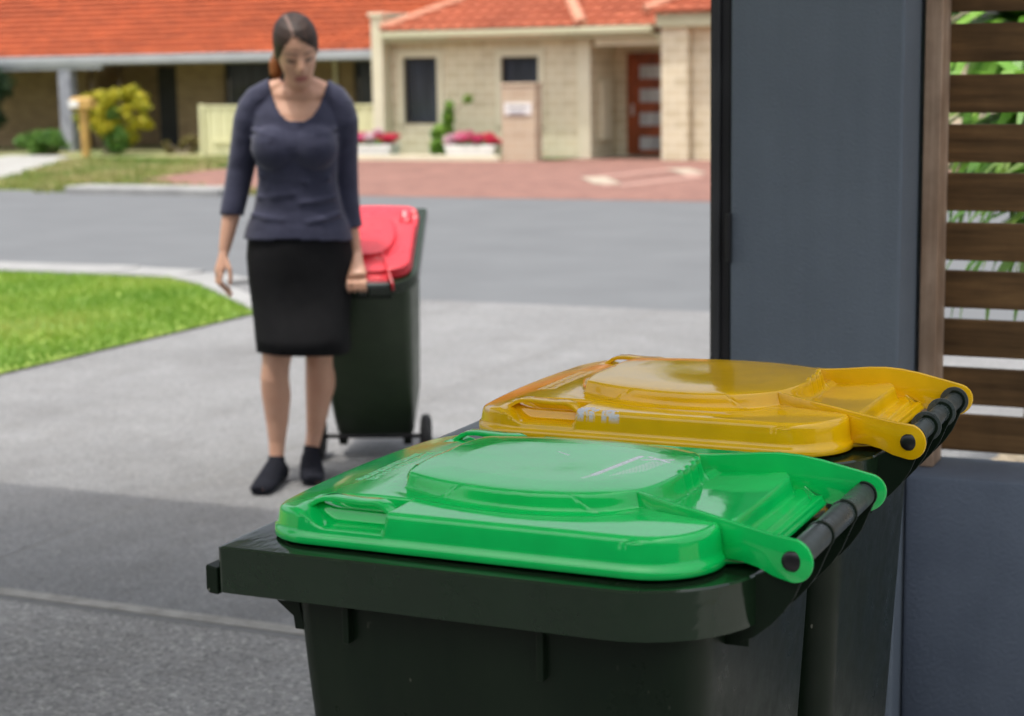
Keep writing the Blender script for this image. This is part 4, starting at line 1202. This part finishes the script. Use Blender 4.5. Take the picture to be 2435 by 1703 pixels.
# ------------------------------------------------------------------ plants
def leaf_cloud(name, clumps, n, size, mat, parent=None, spread=1.0, aspect=2.0, seed=1):
    """many small leaf faces gathered in clumps: (centre, radii, weight)"""
    rg = random.Random(seed)
    vs, fs, tint = [], [], []
    tot = sum(c[2] for c in clumps)
    for c, r, wgt in clumps:
        ct = rg.uniform(-0.18, 0.18)
        for _ in range(int(n * wgt / tot)):
            d = Vector((rg.gauss(0, 1), rg.gauss(0, 1), rg.gauss(0, 1))).normalized()
            k = rg.uniform(0.35, 1.0) ** 0.5 * spread
            p = Vector(c) + Vector((d.x * r[0] * k, d.y * r[1] * k, d.z * r[2] * k))
            if p.z < 0.02: continue
            s_ = size * rg.uniform(0.6, 1.3)
            ax = Vector((rg.gauss(0, 1), rg.gauss(0, 1), rg.gauss(0, 0.6))).normalized()
            nn = (d + Vector((rg.gauss(0, 0.6), rg.gauss(0, 0.6), rg.gauss(0.3, 0.6)))).normalized()
            bb = ax.cross(nn)
            if bb.length < 1e-3: continue
            bb.normalize()
            i = len(vs)
            vs += [p - ax * s_, p + bb * s_ / aspect, p + ax * s_, p - bb * s_ / aspect]
            fs.append((i, i + 1, i + 2, i + 3))
            tint.append(min(1, max(0, rg.gauss(0.5, 0.22) + ct)))
    o = MB().add(vs, fs).build(name, mat, parent, recalc=False)
    a_ = o.data.attributes.new('tint', 'FLOAT', 'FACE'); a_.data.foreach_set('value', tint)
    return o

def blob_clumps(rx, ry, h0, h1, k, seed, cr=0.3):
    rg = random.Random(seed)
    out = []
    for _ in range(k):
        q = rg.uniform(0, 2 * math.pi); e = rg.uniform(0, 1) ** 0.5
        z = rg.uniform(h0, h1)
        f = math.sqrt(max(0.1, 1 - ((z - (h0 + h1) / 2) / ((h1 - h0) * 0.62)) ** 2))
        r = cr * rg.uniform(0.6, 1.25)
        out.append(((rx * e * f * math.cos(q), ry * e * f * math.sin(q), z), (r, r, r * 0.85), r * r))
    return out

M['leaf_green'] = mat_leaf('green_leaves', [(0.0, (0.025, 0.075, 0.012)), (0.5, (0.07, 0.18, 0.025)), (1.0, (0.17, 0.30, 0.05))])
M['leaf_dark'] = mat_leaf('dark_leaves', [(0.0, (0.006, 0.022, 0.010)), (0.5, (0.014, 0.045, 0.018)), (1.0, (0.04, 0.085, 0.03))])
M['leaf_yellow'] = mat_leaf('yellow_leaves', [(0.0, (0.12, 0.20, 0.015)), (0.35, (0.38, 0.36, 0.018)), (1.0, (0.66, 0.54, 0.03))])
M['leaf_fresh'] = mat_leaf('fresh_leaves', [(0.0, (0.06, 0.15, 0.015)), (0.5, (0.16, 0.33, 0.035)), (1.0, (0.30, 0.44, 0.08))])
M['petal_pink'] = mat_leaf('pink_petals', [(0.0, (0.42, 0.02, 0.10)), (0.5, (0.70, 0.08, 0.22)), (1.0, (0.80, 0.42, 0.55))], 0.6, 0.2)
M['petal_red'] = mat_leaf('red_petals', [(0.0, (0.36, 0.012, 0.045)), (0.5, (0.62, 0.03, 0.08)), (1.0, (0.74, 0.10, 0.16))], 0.6, 0.2)
M['strap'] = mat_leaf('strap_leaves', [(0.0, (0.06, 0.16, 0.02)), (0.5, (0.14, 0.34, 0.035)), (1.0, (0.34, 0.48, 0.10))], 0.4, 0.3)

def zh(b): return zg(b)
def shrub(name, label, cat, a, b, clumps, n, size, mat, stems, seed, group=None, extra=None):
    t = thing(name, label, cat, W(a, b, zg(b) - 0.01), group=group)
    st = MB()
    rg = random.Random(seed)
    for i in range(stems):
        c = clumps[rg.randrange(len(clumps))][0]
        p0 = Vector((rg.uniform(-0.08, 0.08), rg.uniform(-0.08, 0.08), -0.03))
        p2 = Vector(c); p1 = (p0 + p2) / 2 + Vector((rg.uniform(-0.06, 0.06), rg.uniform(-0.06, 0.06), 0.05))
        st.tube([p0, p1, p2], [0.025, 0.018, 0.008], 6)
    st.build('stem', M['bark'], t)
    leaf_cloud('foliage', clumps, n, size, mat, t, seed=seed)
    if extra: extra(t)
    return t

yc = [c for c in blob_clumps(0.72, 0.5, 0.45, 1.45, 60, 11, 0.17)]
yc = [((c[0] * 1.12 + 0.42, c[1], c[2]), r, w) for c, r, w in yc] + [((-0.80, 0, 1.16), (0.16, 0.16, 0.15), 0.05), ((-0.74, 0, 0.86), (0.12, 0.14, 0.2), 0.03), ((-0.62, 0, 0.58), (0.13, 0.14, 0.18), 0.03), ((-0.45, 0, 1.30), (0.22, 0.2, 0.12), 0.04), ((-0.1, 0, 1.35), (0.25, 0.2, 0.14), 0.05), ((0.55, 0, 0.4), (0.35, 0.3, 0.25), 0.10)]
def low_green(t):
    leaf_cloud('lower_foliage', [((0.55, -0.3, 0.35), (0.34, 0.2, 0.36), 1), ((0.45, -0.25, 0.95), (0.2, 0.15, 0.18), 0.3)], 900, 0.05, M['leaf_green'], t, seed=5)
shrub('golden_shrub', 'tall golden yellow shrub behind the timber letterbox', 'shrub', -26.05, 34.4, yc, 5600, 0.05, M['leaf_yellow'], 9, 21, extra=low_green)
shrub('green_bush', 'low rounded green bush beside the grey verandah post', 'bush', -27.55, 33.9, blob_clumps(0.85, 0.4, 0.08, 0.46, 30, 4, 0.18), 3000, 0.05, M['leaf_green'], 6, 22)
shrub('brown_shrub', 'sparse olive shrub between the yellow shrub and cream fence', 'shrub', -24.0, 34.6, blob_clumps(0.55, 0.3, 0.05, 0.35, 10, 14, 0.14), 700, 0.05, mat_leaf('olive_leaves', [(0.0, (0.08, 0.07, 0.02)), (0.5, (0.16, 0.14, 0.04)), (1.0, (0.26, 0.20, 0.08))]), 6, 23)

def tree(name, label, a, b, trunk_h, crown, n, size, mat, seed, tr=0.12):
    t = thing(name, label, 'tree', W(a, b, zg(b) - 0.01))
    rg = random.Random(seed)
    tk = MB().tube([(0, 0, -0.05), (0.04, 0.02, trunk_h * 0.5), (-0.03, 0.0, trunk_h)], [tr, tr * 0.8, tr * 0.55], 10)
    for c, r, w in crown[:9]:
        p = Vector((-0.02, 0, trunk_h * rg.uniform(0.55, 1.0))); e = Vector(c)
        tk.tube([p, (p + e) / 2 + Vector((0, 0, 0.1)), e], [tr * 0.4, tr * 0.25, tr * 0.08], 6)
    tk.build('trunk', M['bark'], t)
    leaf_cloud('crown', crown, n, size, mat, t, seed=seed)
    return t
dk = blob_clumps(1.0, 1.0, 0.6, 2.2, 40, 31, 0.4)
tree('dark_tree', 'dense dark green tree at the left end of the tiled house', -30.35, 34.5, 1.2, dk, 7000, 0.07, M['leaf_dark'], 31)

# ------------------------------------------------------------------ the houses across the street
def roof_plane(mb, eL, eR, up, L, aL, aR, course=0.34, lift=0.06, wave=0.30, amp=0.03):
    """tiled slope: eL/eR eave ends, up = unit vector up the slope, aL/aR(s) = sideways trim as fraction along the eave"""
    eL, eR = Vector(eL), Vector(eR)
    al = (eR - eL); ln = al.length; al.normalize()
    up = Vector(up).normalized(); nn = al.cross(up)
    if nn.z < 0: nn = -nn
    k = int(L / course)
    for i in range(k):
        s0, s1 = i * course - 0.02, (i + 1) * course
        x0, x1 = aL(max(0, s0)), aR(max(0, s0))
        if x1 - x0 < 0.2: break
        m = max(2, int((x1 - x0) / (wave / 4)))
        vs, fs = [], []
        for j in range(m + 1):
            x = x0 + (x1 - x0) * j / m
            h = amp * (0.5 - 0.5 * math.cos(2 * math.pi * x / wave))
            jit = 0.006 * mnoise.noise(Vector((math.floor(x / wave) * 1.7, i * 2.3, 0)))
            p = eL + al * x
            vs += [p + up * s0 + nn * (h * 0.9 - 0.012), p + up * s0 + nn * (lift + h + jit), p + up * s1 + nn * (h * 0.9)]
        for j in range(m):
            q = 3 * j
            fs += [(q, q + 1, q + 4, q + 3), (q + 1, q + 2, q + 5, q + 4)]
        mb.add(vs, fs)

for k_, (a_, b_, h_, w_) in enumerate(((-33, 52, 13.5, 5.0), (-24.5, 52, 13.2, 2.8), (-16.5, 54, 12.6, 3.0))):
    tree('street_tree', ['broad green tree rising behind the terracotta roof', 'rounded green tree behind the gap between the two houses', 'tall green tree behind the cream house'][k_], a_, b_, h_ * 0.4,
         blob_clumps(w_, w_ * 0.7, h_ * 0.4, h_ - 1, 46, 80 + k_, 1.3), 5200, 0.26, M['leaf_green'], 90 + k_, 0.3)

# --- left house: long terracotta roof over a shaded verandah
ho = thing('brick_house', 'long low brick house with a terracotta tiled roof and shaded verandah', 'house', W(-26, 37.6, -0.3))
def HL(a0, a1, b0, b1, z0, z1): return (a0 + 26, a1 + 26, b0 - 37.6, b1 - 37.6, z0 + 0.3, z1 + 0.3)
rf = MB()
pit = R(24)
roof_plane(rf, (-36 + 26, 35.55 - 37.6, 1.97 + 0.3), (-15.0 + 26, 35.55 - 37.6, 1.97 + 0.3), (0, math.cos(pit), math.sin(pit)), 7.5, lambda s: 0.0, lambda s: 21.0)
lr = rf.build('roof', M['tile'], ho, recalc=False)
MB().box(*HL(-35.9, -15.1, 42.3, 42.5, 4.72, 5.02)).build('ridge', M['ridge'], lr, bevel=0.05)
rf = MB()
roof_plane(rf, (-15.0 + 26, 49.3 - 37.6, 1.97 + 0.3), (-36 + 26, 49.3 - 37.6, 1.97 + 0.3), (0, -math.cos(pit), math.sin(pit)), 7.5, lambda s: 0.0, lambda s: 21.0)
rf.build('roof', M['tile'], ho, recalc=False)
MB().box(*HL(-36, -15.0, 35.45, 35.62, 1.78, 1.98)).build('gutter', M['gutter'], ho, bevel=0.02)
MB().box(*HL(-36, -15.0, 35.63, 37.55, 1.76, 1.80)).build('soffit', M['soffit'], ho)
MB().box(*HL(-34.5, -26.9, 35.50, 35.60, 1.66, 1.775)).build('beam', M['gutter'], ho, bevel=0.01)
MB().box(*HL(-28.22, -27.86, 35.50, 35.78, -0.32, 1.655)).build('post', M['post_grey'], ho, bevel=0.02)
wl = MB()
# front wall in bays so that openings are real holes
zb, ztp = -0.32, 1.759
def wall_run(mb, segs):
    for a0, a1, z0, z1, b0, b1 in segs: mb.box(*HL(a0, a1, b0, b1, z0, z1))
wall_run(wl, [(-36, -28.9, zb, ztp, 37.5, 37.7), (-27.4, -26.2, zb, ztp, 38.4, 38.6), (-26.15, -24.75, zb, ztp, 37.5, 37.7), (-28.9, -28.7, zb, ztp, 37.71, 38.6),
              (-24.74, -22.2, zb, 0.35, 37.5, 37.7), (-22.2, -21.1, zb, ztp, 37.5, 37.7), (-21.09, -15.2, zb, 0.40, 37.5, 37.7), (-20.2, -15.2, 0.401, ztp, 37.72, 37.9), (-28.7, -27.4, zb, ztp, 38.61, 38.8)])
wl.build('wall', M['brown_brick'], ho)
for (a0, a1, z0, z1) in ((-24.74, -22.2, 0.36, 1.755), (-21.09, -20.2, 0.405, 1.755)):
    w_ = MB()
    for bx in ((a0, a1, z0, z0 + 0.06), (a0, a1, z1 - 0.06, z1), (a0, a0 + 0.06, z0 + 0.061, z1 - 0.061), (a1 - 0.06, a1, z0 + 0.061, z1 - 0.061), ((a0 + a1) / 2 - 0.03, (a0 + a1) / 2 + 0.03, z0 + 0.061, z1 - 0.061)):
        w_.box(*HL(bx[0], bx[1], 37.54, 37.62, bx[2], bx[3]))
    w_ = w_.build('window', M['dark'], ho)
    MB().box(*HL(a0 + 0.06, a1 - 0.06, 37.63, 37.64, z0 + 0.06, z1 - 0.06)).build('pane', M['glass'], w_)
MB().box(*HL(-27.3, -26.35, 38.33, 38.39, zb, 1.70)).build('door', M['dark'], ho, bevel=0.005)
MB().tube([HL(-21.55, 0, 37.42, 0, zb, 0)[0:1] + (37.42 - 37.6, 0.0), (-21.55 + 26, 37.42 - 37.6, 2.05)], [0.05, 0.05], 10).build('downpipe', M['cream'], ho)

# --- right house: cream block with a salmon roof
hr = thing('cream_house', 'cream block house with a salmon tiled roof and red brown front door', 'house', W(-15, 34, -0.3))
def HB(a0, a1, b0, b1, z0, z1): return (a0 + 15, a1 + 15, b0 - 34, b1 - 34, z0 + 0.3, z1 + 0.3)
w_ = MB()
W1 = (-17.66, -16.87, 0.40, 1.77); W2 = (-15.41, -14.58, 0.36, 1.75)
segs = [(-17.94, W1[0], -0.35, 2.08), (W1[0], W1[1], -0.35, W1[2]), (W1[0], W1[1], W1[3], 2.08), (W1[1], W2[0], -0.35, 2.08), (W2[0], W2[1], -0.35, W2[2]), (W2[0], W2[1], W2[3], 2.08), (W2[1], -13.50, -0.35, 2.08)]
for a0, a1, z0, z1 in segs: w_.box(*HB(a0, a1, 33.5, 33.7, z0, z1))
w_.box(*HB(-13.70, -13.50, 33.701, 35.0, -0.35, 2.08))           # porch return
w_.box(*HB(-13.50, -13.21, 35.0, 35.2, -0.35, 2.08)); w_.box(*HB(-13.21, -12.30, 35.0, 35.2, 1.80, 2.08)); w_.box(*HB(-12.30, -11.6, 35.0, 35.2, -0.35, 2.08))
w_.build('wall', M['cream_block'], hr)
for a0, a1, z0, z1 in (W1, W2):
    HBq = HB(a0 - 0.13, a1 + 0.13, 33.47, 33.4995, z0 - 0.02, z1 + 0.14)
    x0, x1, y0, y1, q0, q1 = HBq
    prof = [(x0, q0), (x0 + 0.13, q0), (x0 + 0.13, q1 - 0.14), (x1 - 0.13, q1 - 0.14), (x1 - 0.13, q0), (x1, q0), (x1, q1), (x0, q1)]
    MB().prism(prof, 'y', y0, y1).build('window_surround', M['cream'], hr, bevel=0.005)
MB().box(*HB(-13.72, -13.44, 33.46, 33.4995, -0.35, 2.07)).build('corner_trim', M['cream'], hr, bevel=0.006)
for a0, a1, z0, z1 in (W1, W2):
    f_ = MB()
    for bx in ((a0, a1, z0, z0 + 0.05), (a0, a1, z1 - 0.05, z1), (a0, a0 + 0.05, z0 + 0.051, z1 - 0.051), (a1 - 0.05, a1, z0 + 0.051, z1 - 0.051)):
        f_.box(*HB(bx[0], bx[1], 33.56, 33.62, bx[2], bx[3]))
    f_ = f_.build('window', M['dark'], hr)
    MB().box(*HB(a0 + 0.05, a1 - 0.05, 33.63, 33.64, z0 + 0.05, z1 - 0.05)).build('pane', M['glass'], f_)
# eave: gutter, fascia, soffit
MB().box(*HB(-17.95, -11.98, 33.02, 33.16, 2.17, 2.30)).build('gutter', M['cream_green'], hr, bevel=0.02)
MB().box(*HB(-17.95, -11.98, 33.17, 33.49, 2.085, 2.16)).build('fascia', M['cream_green'], hr)
MB().box(*HB(-13.49, -11.98, 33.5, 35.0, 2.085, 2.15)).build('soffit', M['cream'], hr)
MB().box(*HB(-13.30, -11.95, 33.35, 33.47, 1.93, 2.08)).build('porch_beam', M['cream'], hr, bevel=0.01)
pit2 = R(25)
cp, sp_ = math.cos(pit2), math.sin(pit2)
rf = MB()
roof_plane(rf, (-17.93 + 15, 33.06 - 34, 2.31 + 0.3), (-13.45 + 15, 33.06 - 34, 2.31 + 0.3), (0, cp, sp_), 6.0, lambda s: s * cp * 1.0, lambda s: 4.48 - s * cp * 0.62)
roof_plane(rf, (-15.6 + 15, 33.46 - 34, 2.31 + 0.3), (-11.3 + 15, 33.46 - 34, 2.31 + 0.3), (0, cp, sp_), 6.0, lambda s: s * cp * 0.15, lambda s: 4.3)
rr_ = rf.build('roof', M['tile2'], hr, recalc=False)
def ridge_run(p, q, r=0.10):
    return MB().tube([p, q], [r, r], 10)
def on_roof(a, s): return (a + 15, 33.06 - 34 + s * cp, 2.31 + 0.3 + s * sp_ + 0.05)
MB().tube([on_roof(-17.93, 0), on_roof(-17.93 + 2.6 * cp, 2.6)], [0.10, 0.10], 10).build('hip_tile', M['ridge'], rr_)
MB().tube([on_roof(-13.45, 0), on_roof(-13.45 - 3.4 * cp * 0.62, 3.4)], [0.12, 0.12], 10).build('hip_tile', M['ridge'], rr_)
# side party wall rising above the roof
MB().box(*HB(-18.22, -17.96, 33.15, 37.5, -0.35, 2.62)).build('party_wall', M['cream'], hr, bevel=0.01)
MB().box(*HB(-18.26, -17.92, 33.10, 37.55, 2.621, 2.70)).build('wall_cap', M['cream'], hr, bevel=0.01)
# garage wing on the right
gw = MB().box(*HB(-11.74, -11.20, 32.9, 33.4, -0.35, 2.25)); gw.box(*HB(-11.19, -6.0, 33.1, 33.3, -0.35, 2.25))
gw.build('garage_wall', M['cream_block'], hr)
MB().box(*HB(-11.82, -5.9, 32.80, 33.5, 2.251, 2.52)).build('garage_beam', M['cream_green'], hr, bevel=0.01)
rf = MB()
roof_plane(rf, (-12.0 + 15, 32.7 - 34, 2.53 + 0.3), (-5.9 + 15, 32.7 - 34, 2.53 + 0.3), (0, cp, sp_), 5.0, lambda s: s * cp * 1.0, lambda s: 6.3)
rf.build('garage_roof', M['tile2'], hr, recalc=False)
MB().tube([(-12.0 + 15, 32.7 - 34, 2.58 + 0.3), (-12.0 + 15 + 3 * cp, 32.7 - 34 + 3 * cp, 2.58 + 0.3 + 3 * sp_)], [0.1, 0.1], 10).build('hip_tile', M['ridge'], hr)
# front door with four frosted lights
dr = MB()
a0, a1, z0, z1 = -13.20, -12.31, -0.29, 1.79
gl = [(1.27, 1.54), (0.79, 1.06), (0.31, 0.58), (-0.18, 0.09)]
ga0, ga1 = -12.93, -12.46
dr.box(*HB(a0, ga0, 34.90, 34.96, z0, z1)); dr.box(*HB(ga1, a1, 34.90, 34.96, z0, z1))
ys = [z0] + [v for g_ in reversed(gl) for v in g_] + [z1]
for i in range(0, len(ys), 2): dr.box(*HB(ga0 + 0.0005, ga1 - 0.0005, 34.905, 34.955, ys[i], ys[i + 1]))
dro = dr.build('door', M['door_timber'], hr)
for q0, q1 in gl:
    MB().box(*HB(ga0, ga1, 34.925, 34.935, q0, q1)).build('glass_light', M['frosted'], dro)
MB().box(*HB(-13.10, -13.05, 34.86, 34.899, 0.52, 0.75)).build('handle', M['steel'], dro, bevel=0.008)
mbx = MB().box(*HB(-13.499, -13.40, 34.05, 34.55, 0.05, 1.25)).build('meter_box', M['cream'], hr, bevel=0.01)

# --- front garden of the right house
def planter(a, b, w, label, seed, mats):
    t = thing('flower_planter', label, 'planter', W(a, b, zg(b)), group='white planters of flowers in front of the cream house')
    tr_ = MB()
    hw, hd, h = w / 2, 0.24, 0.30
    tr_.add([(-hw * 0.88, -hd * 0.85, 0), (hw * 0.88, -hd * 0.85, 0), (hw * 0.88, hd * 0.85, 0), (-hw * 0.88, hd * 0.85, 0), (-hw, -hd, h), (hw, -hd, h), (hw, hd, h), (-hw, hd, h)],
            [(3, 2, 1, 0), (4, 5, 6, 7), (0, 1, 5, 4), (1, 2, 6, 5), (2, 3, 7, 6), (3, 0, 4, 7)])
    tr_.build('trough', M['white'], t, bevel=0.015)
    leaf_cloud('leaves', [((0, 0, h + 0.03), (hw * 1.0, hd * 1.1, 0.10), 1)], 300, 0.05, M['leaf_green'], t, seed=seed)
    rg = random.Random(seed)
    for q, (mt, x0, x1) in enumerate(mats):
        cl = [((rg.uniform(x0, x1) * hw, rg.uniform(-0.2, 0.1), h + rg.uniform(0.06, 0.24) * (1.1 - abs((x0 + x1) / 2) * 0.5)), (0.10, 0.10, 0.07), 1) for _ in range(12)]
        leaf_cloud('flowers', cl, 620, 0.034, M[mt], t, aspect=1.2, seed=seed + q)
    return t
M['petal_white'] = mat_leaf('pale_petals', [(0.0, (0.62, 0.30, 0.42)), (1.0, (0.80, 0.74, 0.74))], 0.6, 0.2)
planter(-17.90, 32.55, 1.05, 'white planter of magenta and white flowers under the left window', 51, [('petal_pink', -1.0, -0.25), ('petal_white', -0.25, 0.3), ('petal_red', 0.2, 1.05)])
planter(-15.55, 32.45, 1.12, 'white planter of pink and red flowers left of the letterbox pier', 57, [('petal_white', -1.05, -0.55), ('petal_pink', -0.7, 0.35), ('petal_red', 0.1, 1.15)])
shc = [((0.0, 0, 0.25), (0.28, 0.2, 0.25), 1.2), ((0.05, 0, 0.55), (0.22, 0.15, 0.22), 0.8), ((0.16, 0, 0.85), (0.13, 0.1, 0.2), 0.4), ((0.20, 0, 1.08), (0.10, 0.08, 0.12), 0.15), ((0.62, 0, 1.22), (0.10, 0.08, 0.1), 0.12), ((-0.12, 0, 0.5), (0.12, 0.1, 0.16), 0.3)]
sh_ = shrub('green_shrub', 'leafy upright green shrub by the left window of the cream house', 'shrub', -16.55, 33.0, shc, 1500, 0.06, M['leaf_fresh'], 7, 61)
MB().tube([(0.10, 0, 0.7), (0.38, 0.0, 1.02), (0.62, 0, 1.2)], [0.012, 0.01, 0.006], 6).build('branch', M['bark'], sh_)

pr = thing('letterbox_pier', 'cream block letterbox pier with a white number plate', 'letterbox', W(-14.36, 32.0, zg(32.0)))
MB().box(-0.36, 0.36, -0.02, 0.32, -0.05, 1.46).build('pier', M['pier_block'], pr, bevel=0.008)
MB().box(-0.38, 0.38, -0.04, 0.34, 1.461, 1.51).build('cap', M['pier_block'], pr, bevel=0.01)
pl = MB().box(-0.29, 0.29, -0.045, -0.022, 0.90, 1.13).build('mail_plate', M['white'], pr, bevel=0.006)
MB().box(-0.20, 0.20, -0.050, -0.0455, 1.045, 1.065).build('mail_slot', M['dark'], pl)
MB().box(-0.17, 0.15, -0.049, -0.0455, 0.915, 0.965).build('number_strip', M['post_grey'], pl)

# --- front garden of the left house
lb = thing('timber_letterbox', 'honey coloured timber letterbox on a post in front of the yellow shrub', 'letterbox', W(-25.55, 33.0, zg(33.0)))
MB().box(-0.075, 0.075, -0.07, 0.07, -0.05, 1.07).build('post', M['timber_yellow'], lb, bevel=0.01)
bx_ = MB().prism([(-0.16, 1.071), (-0.16, 1.27), (-0.02, 1.33), (0.12, 1.27), (0.12, 1.071)], 'x', -0.27, 0.27).build('box', M['timber_yellow'], lb, bevel=0.01)
MB().box(-0.27, -0.02, -0.185, -0.162, 1.10, 1.25).build('mail_plate', M['white'], bx_, bevel=0.004)

cf = thing('cream_fence', 'low cream sheet fence between the two houses', 'fence', W(-22.9, 33.9, -0.3))
cfm = MB()
for i in range(52):
    x = i * 0.09
    cfm.box(x, x + 0.088, -0.012 - (0.02 if i % 3 == 0 else 0), 0.012, 0.02, 1.06)
cfm.build('panel', M['cream_fence'], cf)
MB().box(-0.05, 4.75, -0.045, 0.03, 1.061, 1.11).build('top_rail', M['cream_fence'], cf, bevel=0.006)
MB().box(0.2, 4.75, -0.075, -0.035, 0.28, 0.34).build('lower_rail', M['cream_fence'], cf, bevel=0.006)
MB().box(-0.15, -0.051, -0.05, 0.05, -0.05, 1.13).build('fence_post', M['cream_fence'], cf, bevel=0.006)

# ------------------------------------------------------------------ side garden behind the slats
def strap_plant(label, a, b, z0, nl, ln, wid, seed, trunk=0.0):
    t = thing('strap_leaf_plant', label, 'plant', W(a, b, 0.0), group='strappy plants behind the slat screen')
    rg = random.Random(seed)
    vs, fs, tint = [], [], []
    for i in range(nl):
        q = rg.uniform(0, 2 * math.pi); el = rg.uniform(0.1, 1.25); L_ = ln * rg.uniform(0.6, 1.15)
        d = Vector((math.cos(q), math.sin(q), 0)); side = Vector((-d.y, d.x, 0))
        n = 7; p = Vector((0, 0, z0)) + d * 0.02
        ang = el; tn = min(1, max(0, rg.gauss(0.5, 0.25)))
        i0 = len(vs)
        for k in range(n + 1):
            w_ = wid * math.sin(math.pi * min(1, (k + 0.6) / (n + 0.6)) ** 0.8) + 0.001
            vs += [p + side * w_, p - side * w_ + Vector((0, 0, 0.0))]
            p = p + (d * math.cos(ang) + Vector((0, 0, math.sin(ang)))) * (L_ / n)
            ang -= 0.30 * rg.uniform(0.7, 1.2)
            p.z = max(p.z, 0.03)
        for k in range(n):
            fs.append((i0 + 2 * k, i0 + 2 * k + 1, i0 + 2 * k + 3, i0 + 2 * k + 2)); tint.append(tn)
    o = MB().add(vs, fs).build('foliage', M['strap'], t, recalc=False)
    a_ = o.data.attributes.new('tint', 'FLOAT', 'FACE'); a_.data.foreach_set('value', tint)
    MB().tube([(0, 0, -0.03), (0.02, 0, z0 * 0.5), (0, 0, z0 + 0.02)], [0.045, 0.038, 0.03], 10).build('stem', M['bark'], t)
    return t
strap_plant('strappy green plant behind the slats, the one nearest the pillar', -0.74, 5.5, 1.25, 230, 0.55, 0.028, 71)
strap_plant('tall strappy green plant behind the slats on a thicker stem', -0.50, 5.1, 1.05, 230, 0.55, 0.026, 72)
strap_plant('strappy plant with low drooping leaves farthest behind the slats', -0.92, 6.6, 1.55, 200, 0.70, 0.034, 73)
rk = MB().ball((0, 0, 0.06), (0.10, 0.08, 0.09), 14, 10)
rv = []
for p in rk.v:
    v = Vector(p); k = 1 + 0.35 * mnoise.noise(v * 14)
    rv.append(tuple(v * k))
rk.v = rv
ro = rk.build('garden_stone', M['rock'], None, smooth='all')
ro.location = W(-0.94, 6.37, 0.0)
tag(ro, 'rough pale brown stone on the paving behind the slat screen', 'stone')
